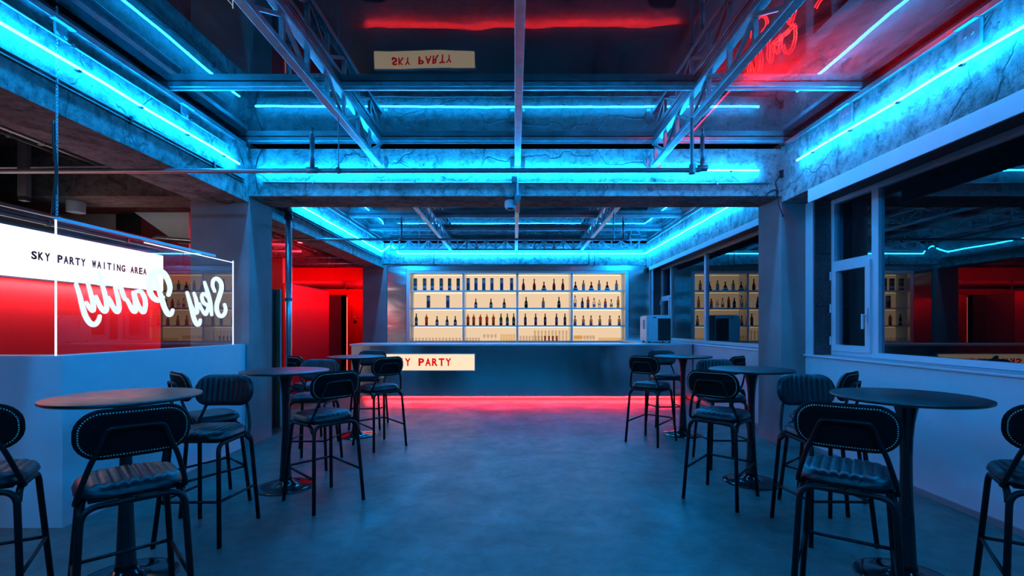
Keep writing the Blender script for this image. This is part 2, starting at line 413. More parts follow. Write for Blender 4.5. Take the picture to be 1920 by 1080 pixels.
# windows in the right wall
def window(y0, y1, cas, mulls, name, label):
    r = empty(name)
    x0, x1 = XG - .035, XG + .035
    z0, z1 = 1.158, 3.028
    fr = MB()
    fr.box(x0, x1, y0, y1, z0, z0 + .06, .006).box(x0, x1, y0, y1, z1 - .06, z1, .006)
    fr.box(x0 + .002, x1 - .002, y1 - .06, y1 - .001, z0 + .05, z1 - .05).box(x0 + .002, x1 - .002, y0 + .001, y0 + .06, z0 + .05, z1 - .05)
    fr.obj('frame', 'white_gloss', r)
    for m_ in [cas] + mulls: MB().box(x0, x1, m_ - .05, m_ + .05, z0 + .055, z1 - .055, .006).obj('mullion', 'white_gloss', r)
    MB().box(x0, x1, cas + .045, y1 - .055, 2.22, 2.28, .005).obj('transom', 'white_gloss', r)
    MB().box(XG, XG + .006, cas + .045, y1 - .055, 2.27, z1 - .055).obj('pane', 'winglass', r)
    ed = [y0 + .055] + [q for m_ in sorted(mulls) for q in (m_ - .045, m_ + .045)] + [cas - .045]
    for a, b in zip(ed[0::2], ed[1::2]):
        MB().box(XG, XG + .006, a, b, z0 + .055, z1 - .055).obj('pane', 'winglass', r)
    s = MB(); ya, yb, za, zb = cas + .04, y1 - .05, z0 + .05, 2.225; xa, xb = x0 - .025, x1 - .02
    s.box(xa, xb, ya, yb, za, za + .075, .006).box(xa, xb, ya, yb, zb - .075, zb, .006)
    s.box(xa + .002, xb - .002, ya + .001, ya + .075, za + .07, zb - .07).box(xa + .002, xb - .002, yb - .075, yb - .001, za + .07, zb - .07)
    sash = s.obj('sash', 'white_gloss', r)
    MB().box(XG - .02, XG - .014, ya + .07, yb - .07, za + .07, zb - .07).obj('pane', 'winglass', sash)
    hz = 1.62
    h = MB().box(xa - .012, xa, ya + .022, ya + .052, hz - .08, hz + .08, .004)
    h.tube([(xa - .01, ya + .037, hz), (xa - .05, ya + .037, hz)], .01, 8).box(xa - .06, xa - .042, ya + .024, ya + .05, hz - .15, hz + .015, .004)
    h.obj('handle', 'white_gloss', sash)
    for z in (za + .12, (za + zb) / 2, zb - .12): MB().tube([(xa - .008, yb + .004, z - .05), (xa - .008, yb + .004, z + .05)], .011, 8).obj('hinge', 'white_gloss', sash)
    return struct(r, label, 'window')
window(YB + .1, Y1 - .172, 5.16, [2.0], 'window_1', 'near right window with narrow casement and wide dark fixed pane')
window(Y1b + .02, Y2 - .172, 11.94, [9.78], 'window_2', 'far right window mirroring the lit shelves, behind the column')

# half wall and glass partition on the left
p = MB()
p.box(-9.5, -3.37, 3.6, 3.78, 0, 1.28).box(-3.55, -3.37, 3.78, 6.04, 0, 1.28)
struct(p.obj('wall_partition', 'white'), 'white half wall under the glass partition turning a corner', 'wall')
XP = -3.42
gp = empty('glass_partition', (XP, 4.65, 1.28))
inv = Matrix.Translation((-XP, -4.65, -1.28))
def child_at(mb, name, m, parent, smooth=False):
    o = mb.obj(name, m, parent, smooth); o.location = (-parent.location[0], -parent.location[1], -parent.location[2]); return o
child_at(MB().box(XP - .004, XP + .004, 3.604, 5.86, 1.281, 2.29), 'acrylic_pane', 'acrylic', gp)
child_at(MB().box(XP - .006, XP + .006, 3.599, 3.604, 1.281, 2.295), 'lit_edge', 'edge', gp)
child_at(MB().box(XP - .006, XP + .006, 5.86, 5.865, 1.281, 2.295), 'lit_edge', 'edge', gp)
child_at(MB().box(XP - .016, XP + .016, 3.6, 5.5, 2.291, 2.315), 'top_cap', 'white_gloss', gp)
child_at(MB().box(XP + .0045, XP + .0075, 4.45, 5.86, 2.268, 2.276), 'lit_edge', 'edge', gp)
def glass_pt(px, py):
    Z = XP * F / (px - VX); return (Z, HC + (VY - py) * Z / F)
def ribbon(mb, pts, width):
    P = smooth_path([(a, b, 0) for a, b in pts], 6); L = []; R = []
    n = len(P)
    for i, q in enumerate(P):
        d = (P[min(i + 1, n - 1)] - P[max(i - 1, 0)]).normalized(); nr = Vector((-d.y, d.x, 0))
        t = i / (n - 1); wd = width * (.36 + .14 * math.sin(PI * t))
        L.append(q + nr * wd); R.append(q - nr * wd)
    # round ends
    ends = []
    for q, e, sg in ((P[0], P[1], 1), (P[-1], P[-2], 1)):
        d = (q - e).normalized(); nr = Vector((-d.y, d.x, 0)); wd = width * .36
        ends.append([q + (nr * math.cos(a) + d * math.sin(a)) * wd for a in [PI * k / 8 for k in range(9)]])
    x0, x1 = XP + .0045, XP + .0085
    def poly(q):
        o = len(mb.v); k = len(q)
        for x in (x1, x0):
            for s_ in q:
                y, z = glass_pt(s_.x, s_.y); mb.v.append((x, y, z))
        mb.f.append(tuple(range(o, o + k))); mb.f.append(tuple(range(o + k, o + 2 * k))[::-1])
        for i in range(k): mb.f.append((o + i, o + (i + 1) % k, o + k + (i + 1) % k, o + k + i))
    for i in range(n - 1): poly([L[i], L[i + 1], R[i + 1], R[i]])
    for e in ends: poly(e)
def z1(pts): return [(130 + a / 8, 490 + b / 8) for a, b in pts]
def z2(pts): return [(320 + a / 8.643, 500 + b / 8.643) for a, b in pts]
letters = [
 ('S', [(z2([(703, 395), (672, 310), (682, 222), (738, 195), (800, 250), (815, 350), (780, 480), (742, 600), (738, 700), (768, 778), (815, 802), (862, 765), (882, 690), (865, 615)]), 8.6)]),
 ('k', [(z2([(540, 255), (590, 420), (635, 600), (655, 780)]), 8), (z2([(600, 505), (525, 435), (496, 490), (525, 585), (600, 640), (575, 740), (550, 770), (500, 700), (455, 600)]), 7.4)]),
 ('y', [(z2([(368, 430), (402, 540), (420, 660), (408, 750), (360, 705), (320, 610)]), 8), (z2([(256, 420), (292, 545), (330, 690), (365, 830), (412, 930), (455, 925), (470, 865)]), 8.6)]),
 ('P', [(z1([(1478, 500), (1500, 400), (1470, 280), (1400, 175), (1310, 150), (1222, 195), (1190, 330), (1200, 455), (1255, 550), (1330, 585), (1390, 540)]), 11.5), (z1([(1265, 210), (1320, 380), (1375, 560), (1420, 700), (1470, 790), (1515, 790), (1540, 735)]), 10)]),
 ('a', [(z1([(985, 455), (1060, 450), (1115, 540), (1132, 650), (1105, 760), (1052, 710), (1005, 610), (965, 475)]), 9), (z1([(945, 465), (975, 610), (985, 740), (945, 740), (895, 655), (855, 575)]), 9)]),
 ('r', [(z1([(862, 585), (822, 560), (785, 470), (760, 400), (680, 385)]), 8.5), (z1([(675, 395), (715, 540), (735, 690), (710, 755), (655, 700), (605, 600), (575, 545)]), 9.5)]),
 ('t', [(z1([(430, 175), (480, 340), (530, 530), (550, 680), (525, 750), (465, 700), (415, 600), (390, 530)]), 9.5), (z1([(400, 330), (480, 335), (560, 345)]), 8)]),
 ('y', [(z1([(265, 330), (305, 470), (345, 630), (345, 735), (295, 700), (245, 620)]), 9.5), (z1([(90, 345), (140, 500), (180, 660), (230, 820), (300, 925), (370, 945), (425, 890), (445, 825)]), 10.5)]),
]
for nm, strokes in letters:
    mb = MB()
    for pts, wd in strokes: ribbon(mb, pts, wd)
    child_at(mb, 'letter', 'etch', gp)
tag(gp, 'clear edge-lit acrylic screen with reversed white script standing on the half wall', 'screen')
# chain and cable down to the corner of the screen
r = empty('hanging_chain', (-3.315, 3.5, 2.3))
mb = MB(); z = 2.30
k = 0
while z < 3.80:
    q = [(-3.315 + (.007 * math.cos(a) if k % 2 == 0 else 0), 3.5 + (.007 * math.cos(a) if k % 2 else 0), z + .015 + .015 * math.sin(a)) for a in [2 * PI * i / 8 for i in range(9)]]
    mb.tube(q, .0028, 4, False); z += .024; k += 1
o = child_at(mb, 'links', 'chain', r); o['kind'] = 'stuff'
tag(r, 'thin steel chain hanging from the left beam to the screen corner', 'chain')
c = MB().tube(smooth_path([(-3.33, 3.49, 2.98), (-3.325, 3.49, 2.8), (-3.31, 3.49, 2.6), (-3.325, 3.49, 2.45), (-3.335, 3.49, 2.30)]), .011, 7).obj('power_cable', 'blackp', None, True)
tag(c, 'black power cable hanging beside the chain to the screen corner', 'cable')

# ------------------------------------------------------------------ LED strips
def led(pts, label, mat='cyan', r_=.011, clips=0, name='led_strip'):
    r = empty(name, tuple(pts[0]))
    mb = MB().tube(pts, r_, 8); child_at(mb, 'light_tube', mat, r, True)
    if clips:
        P = [Vector(p) for p in pts]; a, b = P[0], P[-1]
        for k in range(clips):
            q = a.lerp(b, (k + .5) / clips)
            child_at(MB().box(q.x - .016, q.x + .016, q.y - .016, q.y + .016, q.z - .020, q.z - .009), 'clip', 'blackp', r)
    return tag(r, label, 'light')
ZL = 3.434
def wav(x, y0, y1, n=14, amp=.006): return [(x, y0 + (y1 - y0) * i / n, ZL + amp * math.sin(i * 2.1)) for i in range(n + 1)]
led(wav(-XC + .055, -.9, 5.74), 'cyan LED strip along the near left beam', clips=11)
led(wav(XC - .055, -.9, 5.62), 'cyan LED strip along the near right beam', clips=11)
led([(-3.22, Y1 - .055, ZL), (0, Y1 - .055, ZL + .006), (3.02, Y1 - .055, ZL)], 'cyan LED strip on the cross beam behind the pipe', clips=9)
led(wav(-XD + .055, 6.75, 12.5), 'cyan LED strip along the far left beam')
led(wav(XD - .055, 6.75, 12.75), 'cyan LED strip along the far right beam')
led(smooth_path([(-XD + .055, 12.52, ZL), (-3.43, 12.75, ZL + .1), (-3.3, 12.8, ZL + .19), (-3.16, Y2 - .055, ZL + .09), (-3.1, Y2 - .055, ZL)]) + [(0, Y2 - .055, ZL), (3.46, Y2 - .055, ZL)],
    'cyan LED strip above the lit bottle shelves with a loop at its left end')
led([(-3.2, YB + .06, ZL), (3.2, YB + .06, ZL)], 'cyan LED strip high on the rear wall of the room', r_=.018)
# black driver box on the right column
r = empty('led_driver', (3.45, Y1 - .02, 3.42))
b = MB().box(-.15, .15, -.03, .018, -.045, .045, .006).obj('case', 'blackp', r)
b.rotation_euler = (0, math.radians(-9), 0)
c = MB().tube(smooth_path([(-.14, -.01, -.03), (-.2, .005, -.12), (-.17, .008, -.25), (-.24, .005, -.33), (-.32, .0, -.28), (-.2, 0, -.22), (-.16, .01, -.4), (-.1, .01, -.55)]), .008, 6).obj('cable', 'blackp', r, True)
tag(r, 'black LED driver box with looped cable on the right column', 'power supply')
# wires at the left column
for k, (pts, lab) in enumerate([
    ([(-3.3, 5.7, 3.7), (-3.31, 5.85, 3.55), (-3.34, 6.0, 3.45), (-3.25, 6.03, 3.42), (-3.22, 6.03, 3.25), (-3.19, 6.03, 3.15)], 'thin black wire looping down the left column head'),
    ([(-3.15, 6.03, 3.72), (-3.2, 6.02, 3.6), (-3.24, 6.03, 3.45)], 'short grey wire on the cross beam beside the left column'),
    ([(-3.36, 6.0, 3.3), (-3.42, 5.98, 3.1), (-3.55, 5.98, 3.02), (-3.75, 5.98, 3.06)], 'black wire hooked under the left beam end')]):
    tag(MB().tube(smooth_path(pts), .007, 5).obj('wire', 'blackp', None, True), lab, 'wire')
# conduits on the beam faces
def conduit(a, b, rad, m, label, clamps=0, name='conduit'):
    r = empty(name, tuple(a)); child_at(MB().tube([a, b], rad, 8), 'tube', m, r, True)
    A, B = Vector(a), Vector(b)
    for k in range(clamps):
        q = A.lerp(B, (k + .5) / clamps); s_ = rad + .006
        d = (B - A).normalized() * .012
        child_at(MB().bar(q - d, q + d, 2 * s_, 2 * s_), 'clamp', m, r)
    return tag(r, label, 'conduit')
conduit((-XC + .012, -1, 3.295), (-XC + .012, 5.9, 3.295), .010, 'blackp', 'upper black conduit below the LED on the near left beam', 6)
conduit((-XC + .012, -1, 3.262), (-XC + .012, 5.9, 3.262), .008, 'blackp', 'lower black conduit below the LED on the near left beam', 6)
conduit((-XD + .012, 6.7, 3.295), (-XD + .012, 12.7, 3.295), .010, 'blackp', 'upper black conduit on the far left beam')
conduit((-XD + .012, 6.7, 3.255), (-XD + .012, 12.7, 3.255), .010, 'blackp', 'lower black conduit on the far left beam')
conduit((-3.15, Y1 - .012, 3.30), (3.15, Y1 - .012, 3.285), .011, 'galv', 'thin metal conduit below the LED on the cross beam', 5)
conduit((-XC + .012, -1, 3.60), (-XC + .012, 5.6, 3.60), .009, 'galv', 'thin conduit below the rail on the near left beam', 5)

# ------------------------------------------------------------------ roof trusses
def truss(a, b, zb, zt, label, npan, alongx=False):
    r = empty('roof_truss', ((a[0] + b[0]) / 2, (a[1] + b[1]) / 2, zb))
    W = .07
    def ch(z0, z1, nm):
        if alongx: m_ = MB().box(a[0], b[0], a[1] - W / 2, a[1] + W / 2, z0, z1, .006)
        else: m_ = MB().box(a[0] - W / 2, a[0] + W / 2, a[1], b[1], z0, z1, .006)
        child_at(m_, nm, 'galv', r)
    ch(zb, zb + .05, 'bottom_chord'); ch(zt - .045, zt, 'top_chord')
    A, B = Vector((a[0], a[1], 0)), Vector((b[0], b[1], 0))
    up = (0, 1, 0) if alongx else (1, 0, 0)
    for k in range(npan + 1):
        q = A.lerp(B, k / npan)
        if k == 0: q = q.lerp(B, .004)
        if k == npan: q = q.lerp(A, .006)
        child_at(MB().bar((q.x, q.y, zb + .05), (q.x, q.y, zt - .045), .034, .034, up), 'post', 'galv', r)
        if k < npan:
            q2 = A.lerp(B, (k + 1) / npan)
            z0, z1_ = (zb + .05, zt - .045) if k % 2 else (zt - .045, zb + .05)
            child_at(MB().bar((q.x, q.y, z0), (q2.x, q2.y, z1_), .028, .028, up), 'diagonal', 'galv', r)
    return tag(r, label, 'truss')
for x, lab in ((-1.68, 'left'), (.03, 'middle'), (1.73, 'right')):
    truss((x, -.7), (x, 6.0), 3.48, 3.79, f'{lab} galvanised steel truss under the near glass roof', 16)
    truss((x, 6.66), (x, 12.55), 3.48, 3.79, f'{lab} galvanised steel truss under the far glass roof', 14)
truss((-3.28, 12.66), (3.28, 12.66), 3.48, 3.79, 'galvanised lattice truss across the room above the bar shelves', 26, True)
# end cleats of the near trusses on the cross beam
for x, lab in ((-1.68, 'left'), (.03, 'middle'), (1.73, 'right')):
    m_ = MB().box(x - .09, x - .04, Y1 - .012, Y1 - .001, 3.44, 3.6, .003).box(x + .04, x + .09, Y1 - .012, Y1 - .001, 3.44, 3.6, .003)
    for s_ in (-.065, .065):
        for zz in (3.48, 3.56): m_.tube([(x + s_, Y1 - .02, zz), (x + s_, Y1 - .01, zz)], .01, 6)
    tag(m_.obj('truss_cleat', 'galv'), f'bolted steel cleat holding the end of the {lab} near truss', 'bracket')

# ------------------------------------------------------------------ sprinkler pipes
def pipe_run(pts, rad, label, rises=(), m='pipe', hangers=(), name='sprinkler_pipe'):
    r = empty(name, tuple(pts[0])); child_at(MB().tube(fillet(pts, rad * 2.2), rad, 10), 'pipe', m, r, True)
    for (x, y, z0, z1_, rr) in rises:
        f = MB().tube([(x, y, z0), (x, y, z1_ - .07)], rr, 8).tube([(x, y, z1_ - .09), (x, y, z1_ - .075)], rr * 1.25, 8).tube([(x, y, z1_ - .07), (x, y, z1_)], rr * .7, 8)
        child_at(f, 'riser', m, r, True)
        child_at(MB().tube([(x - rr * 2.2, y, z0), (x + rr * 2.2, y, z0)], rad * 1.35, 10), 'tee', m, r, True)
    for (x, y, z0, z1_, rr) in hangers:
        child_at(MB().tube([(x, y, z0), (x, y, z1_)], rr, 6), 'hanger_rod', m, r)
        child_at(MB().tube([(x, y, z0 - rad * 1.5), (x, y, z0 + .05)], rr * 2, 6).tube([(x - .018, y, z0), (x + .018, y, z0)], rad * 1.3, 10), 'hanger_clamp', m, r)
    return tag(r, label, 'pipe')
yp, zp = 4.6, 2.985
pipe_run([(-9.5, yp + .05, zp), (1.78, yp, zp), (1.78, yp, zp + .1)], .022, 'long grey pipe crossing the room under the near trusses',
         rises=[(-1.93, yp, zp, 3.385, .024), (1.78, yp, zp + .02, 3.385, .02)], hangers=[(-1.68, yp, zp, 3.48, .006), (1.68, yp, zp, 3.48, .018), (-5.2, yp, zp, 3.74, .008)])
yp, zp = 8.5, 3.03
pipe_run([(-4.26, yp, zp + .2), (-4.26, yp, zp), (2.0, yp, zp), (2.0, yp, zp + .1)], .02, 'grey pipe crossing the far bay under its trusses',
         rises=[(-2.0, yp, zp, 3.42, .02), (1.9, yp, zp, 3.42, .02)], hangers=[(-1.68, yp, zp, 3.48, .006), (1.73, yp, zp, 3.48, .014)])
pipe_run([(-4.0, 12.8, 3.14), (1.95, 12.8, 3.14), (1.95, 12.8, 3.45)], .014, 'thin dark pipe below the beam above the bar shelves', hangers=[(-2.15, 12.8, 3.14, 3.44, .008), (2.1, 12.8, 3.14, 3.44, .008)], m='blackp')
# vertical galvanised pipe beside the left column
r = empty('vertical_pipe', (-3.42, 7.3, 0))
m_ = MB().tube([(-3.42, 7.3, 0), (-3.42, 7.3, 3.15)], .048, 14); child_at(m_, 'pipe', 'zinc', r, True)
child_at(MB().tube([(-3.42, 7.3, 3.11), (-3.42, 7.3, 3.17)], .06, 12), 'coupling', 'blackp', r, True)
child_at(MB().tube(fillet([(-3.42, 7.3, 3.15), (-3.42, 7.3, 3.27), (-3.40, 7.1, 3.27)], .08), .055, 12).tube([(-3.40, 7.1, 3.27), (-3.38, 6.63, 3.27)], .042, 12), 'elbow', 'blackp', r, True)
child_at(MB().tube([(-3.6, 7.3, 1.905), (-3.36, 7.3, 1.905)], .018, 6).tube([(-3.42, 7.3, 1.88), (-3.42, 7.3, 1.93)], .057, 12), 'bracket', 'pipe', r)
tag(r, 'vertical galvanised pipe standing beside the left column', 'pipe')

# junction box and small round fixture under the cross beam
r = empty('junction_box', (-.01, Y1 - .03, 3.325))
MB().box(-.035, .035, -.02, .03, -.04, .04, .004).obj('box', 'pipe', r)
MB().tube(smooth_path([(.01, 0, -.04), (.012, -.005, -.12), (-.01, -.01, -.2), (-.05, 0, -.22), (-.1, .02, -.21)]), .008, 6).obj('cable', 'blackp', r, True)
tag(r, 'small grey junction box with black cable on the cross beam', 'box')
r = empty('bulkhead_lamp', (-.06, Y1 + .1, 3.0))
MB().lathe([(.02, .10), (.06, .10), (.075, .08), (.075, .03), (.065, .0), (.03, -.012), (.005, -.014)], 18).obj('housing', 'white_gloss', r, 40)
MB().lathe([(.05, -.004), (.035, -.018), (.004, -.024)], 14).obj('lens', 'gloss_black', r, True)
MB().tube([(0, 0, .1), (0, 0, .135)], .012, 8).obj('stem', 'pipe', r)
tag(r, 'small round white lamp hanging under the cross beam', 'lamp')
r = empty('cable_duct', (.03, Y1 - .02, 3.1))
MB().box(-.012, .012, -.01, .012, .0, .36, .002).obj('duct', 'white_gloss', r)
MB().box(-.04, .04, -.02, .014, -.03, .03, .004).obj('box', 'pipe', r)
MB().box(-.03, .03, -.015, .5, -.065, -.02, .004).obj('rail', 'pipe', r)
tag(r, 'vertical white cable duct ending in a small box on the cross beam', 'duct')

# ------------------------------------------------------------------ bar counter
r = empty('bar_counter', (.15, 10.2, 0))
child_at(MB().box(-3.33, 3.595, 9.83, 9.87, .08, 1.105), 'front_panel', 'steel_bar', r)
child_at(MB().box(-3.33, -3.29, 9.87, 10.55, .08, 1.105), 'end_panel', 'steel_bar', r)
child_at(MB().box(-3.36, 3.595, 9.81, 10.62, 1.105, 1.142, .006), 'worktop', 'steel_trim', r)
child_at(MB().box(-3.2, 3.55, 10.12, 10.16, 0, 1.1), 'plinth', 'white_gloss', r)
child_at(MB().box(2.75, 3.595, 10.62, 12.9, 1.105, 1.142, .006), 'return_worktop', 'steel_trim', r)
child_at(MB().box(2.8, 2.84, 10.6, 12.88, 0, 1.105), 'return_panel', 'steel_bar', r)
child_at(MB().box(-3.3, 3.58, 9.872, 10.12, .105, .115), 'underside', 'steel_trim', r)
tag(r, 'long brushed steel bar counter in front of the lit bottle shelves', 'bar counter')
led([(-3.07, 9.95, .088), (3.35, 9.95, .088)], 'red LED strip under the front edge of the bar counter', 'barled', .011)

def text_letters(s, parent, mat, origin, right, up, pitch, cap, width, depth=.006):
    right, up = Vector(right), Vector(up); nrm = right.cross(up)
    R = Matrix((right, up, nrm)).transposed().to_4x4()
    for i, ch in enumerate(s):
        if ch == ' ': continue
        cu = bpy.data.curves.new('letter', 'FONT'); cu.body = ch; cu.size = 1; cu.align_x = 'LEFT'; cu.extrude = .5; cu.offset = .06 if ch == 'W' else .036; cu.resolution_u = 4
        o = bpy.data.objects.new('letter', cu); C.objects.link(o)
        bpy.context.view_layer.update()
        me = bpy.data.meshes.new_from_object(o); bpy.data.objects.remove(o)
        xs = [v.co.x for v in me.vertices]; ys = [v.co.y for v in me.vertices]
        x0, x1, y0, y1 = min(xs), max(xs), min(ys), max(ys)
        wd = width * (.24 if ch == 'I' else 1.0)
        for v in me.vertices:
            q = Vector(origin) + right * (i * pitch + pitch / 2 + ((v.co.x - x0) / (x1 - x0) - .5) * wd) + up * ((v.co.y - y0) / (y1 - y0) * cap) + nrm * (v.co.z * depth * 2)
            v.co = q
        me.materials.clear(); me.materials.append(M[mat])
        for p_ in me.polygons: p_.material_index = 0
        o = bpy.data.objects.new('letter', me); C.objects.link(o); o.parent = parent
        o.location = (-parent.location[0], -parent.location[1], -parent.location[2])
r = empty('bar_sign', (-1.84, 9.8, .61))
child_at(MB().box(-2.875, -.81, 9.795, 9.829, .596, .951, .004), 'case', 'steel_trim', r)
child_at(MB().box(-2.86, -.824, 9.788, 9.795, .611, .936), 'lit_face', 'signwhite', r)
text_letters('SKY PARTY', r, 'redtext', (-2.515, 9.784, .70), (1, 0, 0), (0, 0, 1), .1368, .155, .114, .003)
tag(r, 'cream lit sign reading SKY PARTY in red on the bar front', 'sign')

# lit bottle shelves
XS = [-2.815, -1.385, .057, 1.513, 2.94]
ZS = [1.057, 1.529, 2.0, 2.471]
ZTOP = 2.925; YS, YK = 12.96, 13.42
r = empty('bottle_shelf', (.06, 13.1, 1.02))
fm = MB().box(-2.91, XS[0] - .001, YS - .03, YS + .06, 1.0, ZTOP).box(XS[4] + .001, 3.03, YS - .03, YS + .06, 1.0, ZTOP).box(-2.91, 3.03, YS - .03, YS + .06, ZTOP, 2.99).box(-2.91, 3.03, YS - .03, YS + .06, .98, 1.0)
child_at(fm, 'frame', 'steel_trim', r)
child_at(MB().box(XS[0], XS[4], YK, YK + .02, 1.0, ZTOP), 'back_panel', 'panel', r)
for x in (XS[0] - .02, XS[4]): child_at(MB().box(x, x + .02, YS + .06, YK, 1.0, ZTOP), 'side_panel', 'white', r)
child_at(MB().box(XS[0], XS[4], YS + .06, YK, ZTOP, ZTOP + .02), 'top_panel', 'white', r)
for x in XS[1:4]: child_at(MB().box(x - .026, x + .026, YS - .02, YK, 1.0, ZTOP), 'divider', 'steel_trim', r)
for z in ZS:
    for a, b in zip(XS[:-1], XS[1:]):
        child_at(MB().box(a + .026, b - .026, YS - .01, YK, z - .04, z - .002), 'shelf_board', 'steel_trim', r)
        child_at(MB().box(a + .03, b - .03, YS + .02, YK - .01, z - .002, z), 'shelf_top', 'white', r)
for z in ZS[1:] + [ZTOP + .04]:
    for a, b in zip(XS[:-1], XS[1:]):
        child_at(MB().box(a + .04, b - .04, YK - .05, YK - .035, z - .056, z - .042), 'shelf_light', 'warm', r)
tag(r, 'warm backlit steel bottle shelves in four bays behind the bar', 'shelves')
wb = empty('wall_back')
MB().box(-3.44, -2.92, Y2 + .03, Y2 + .06, 0, 3.13).obj('steel_sheet', 'steel_wall', wb)
MB().box(3.04, 3.66, Y2 + .03, Y2 + .06, 0, 3.13).obj('steel_sheet', 'steel_wall', wb)
MB().box(-2.915, 3.035, Y2 + .03, Y2 + .06, 3.0, 3.13).obj('steel_sheet', 'steel_wall', wb)
MB().box(-2.915, 3.035, Y2 + .03, Y2 + .06, 0, .97).obj('steel_sheet', 'steel_wall', wb)
MB().box(-3.45, 4.0, YK + .1, YK + .2, 0, 3.13).obj('backing', 'conc_dark', wb)
struct(wb, 'mirror-like wavy steel sheeting around the bottle shelves', 'wall')

# bottles
BOTM = {}
def bm_(name, col, back=True, fac=.5, rough=.3):
    if name not in BOTM: BOTM[name] = backlit('bottle_' + name, col, fac) if back else pbr('pack_' + name, col, rough, var=.1, vscale=20)
    return BOTM[name]
GREEN = lambda: bm_('green', (.16, .26, .02)); AMBER = lambda: bm_('amber', (.75, .28, .04)); REDB = lambda: bm_('redbrown', (.32, .035, .006))
COGN = lambda: bm_('cognac', (.20, .035, .008)); DARK = lambda: bm_('dark', (.05, .03, .012)); CLEAR = lambda: bm_('clear', (.90, .86, .80), True, .9)
BLK = lambda: bm_('blackcap', (.012, .01, .01), False); WLAB = lambda: bm_('whitelabel', (.62, .58, .55), False); BLAB = lambda: bm_('bluelabel', (.08, .11, .28), False)
PLAB = lambda: bm_('purplelabel', (.32, .22, .40), False); GLAB = lambda: bm_('greylabel', (.30, .30, .33), False); GOLD = lambda: bm_('gold', (.9, .62, .10))
DGRN = lambda: bm_('darkgreen', (.018, .028, .022), False); TEAL = lambda: bm_('tealblue', (.006, .05, .13), False); SIL = lambda: bm_('silver', (.42, .42, .46), False)
NAVY = lambda: bm_('navy', (.012, .012, .10), False); PLUM = lambda: bm_('plum', (.03, .012, .03), False); RCAP = lambda: bm_('redcap', (.45, .03, .02), False)
ORG = lambda: bm_('orange', (.75, .12, .03)); DRED = lambda: bm_('darkred', (.22, .02, .02))
def bottle_parts(kind):
    """list of (part name, profile, material)"""
    h = 1.0
    if kind == 'tall':   # slim tall flask
        return [('body', [(.012, 0), (.036, .006), (.042, .05), (.043, .10), (.036, .155), (.02, .2), (.014, .225), (.0135, .25)], REDB()), ('cap', [(.015, .25), (.016, .252), (.016, .315), (.008, .318)], BLK())]
    if kind == 'squat':
        return [('body', [(.03, 0), (.066, .004), (.069, .03), (.055, .05), (.047, .075), (.042, .11), (.028, .135), (.016, .15), (.014, .175)], COGN()), ('cap', [(.016, .172), (.018, .175), (.018, .235), (.008, .238)], BLK()), ('label', [(.0705, .028), (.058, .05), (.050, .072)], WLAB())]
    if kind == 'labelled':
        return [('body', [(.02, 0), (.038, .004), (.040, .02), (.040, .15), (.034, .18), (.018, .205), (.014, .22), (.014, .24)], bm_('paleamber', (.62, .45, .22))), ('cap', [(.015, .215), (.016, .22), (.016, .275), (.008, .277)], BLK()), ('label', [(.041, .03), (.0415, .032), (.0415, .13), (.041, .132)], GLAB())]
    if kind == 'cognac':
        return [('body', [(.02, 0), (.040, .005), (.043, .03), (.043, .09), (.034, .135), (.018, .165), (.013, .19), (.013, .21)], COGN()), ('cap', [(.014, .19), (.0155, .192), (.0155, .25), (.008, .252)], BLK()), ('label', [(.044, .032), (.0445, .034), (.0445, .085), (.044, .088)], WLAB())]
    if kind == 'wine':
        return [('body', [(.02, 0), (.041, .004), (.044, .05), (.043, .12), (.036, .16), (.018, .2), (.014, .24), (.0135, .28)], DARK()), ('cap', [(.0145, .215), (.0155, .218), (.0155, .298), (.008, .30)], DARK()), ('label', [(.0395, .10), (.0445, .102), (.0445, .118), (.043, .122)], WLAB())]
    if kind == 'green':
        return [('body', [(.02, 0), (.037, .004), (.039, .02), (.040, .18), (.034, .205), (.018, .235), (.014, .25), (.0135, .27)], GREEN()), ('cap', [(.0145, .25), (.0155, .252), (.0155, .318), (.008, .32)], DGRN()), ('label', [(.0395, .05), (.0405, .052), (.0405, .115), (.040, .117)], GLAB()), ('foot_label', [(.0395, .002), (.0405, .004), (.0405, .04), (.0395, .042)], DARK())]
    if kind == 'amber':
        return [('body', [(.02, 0), (.035, .004), (.036, .02), (.036, .155), (.044, .18), (.044, .20), (.036, .22), (.016, .245), (.013, .26)], AMBER()), ('cap', [(.012, .25), (.013, .252), (.013, .30), (.007, .302)], GOLD()), ('label', [(.0365, .055), (.0375, .057), (.0375, .14), (.0365, .142)], CLEAR()), ('foot_label', [(.036, .004), (.0375, .006), (.0375, .05), (.036, .052)], bm_('rust', (.45, .05, .015)))]
    if kind == 'red':
        return [('body', [(.02, 0), (.035, .004), (.036, .02), (.036, .195), (.030, .215), (.016, .235), (.013, .25)], DRED()), ('cap', [(.0145, .235), (.0155, .237), (.0155, .318), (.008, .32)], BLK()), ('label', [(.0365, .085), (.037, .087), (.037, .165), (.0365, .167)], BLAB())]
    if kind == 'purple':
        return [('body', [(.02, 0), (.040, .004), (.041, .02), (.034, .10), (.042, .135), (.042, .15), (.02, .175), (.014, .2), (.013, .215)], GOLD()), ('cap', [(.016, .21), (.018, .212), (.018, .262), (.008, .264)], BLK()), ('label', [(.0405, .03), (.041, .032), (.0365, .10), (.036, .102)], PLAB()), ('foot_label', [(.0405, .002), (.0425, .004), (.0425, .026), (.0405, .028)], DARK())]
    if kind == 'vodka':
        return [('body', [(.02, 0), (.037, .004), (.038, .02), (.038, .21), (.03, .24), (.015, .265), (.014, .28)], CLEAR()), ('cap', [(.0135, .28), (.015, .282), (.015, .338), (.008, .34)], BLK()), ('label', [(.0385, .03), (.039, .032), (.039, .13), (.0385, .132)], SIL())]
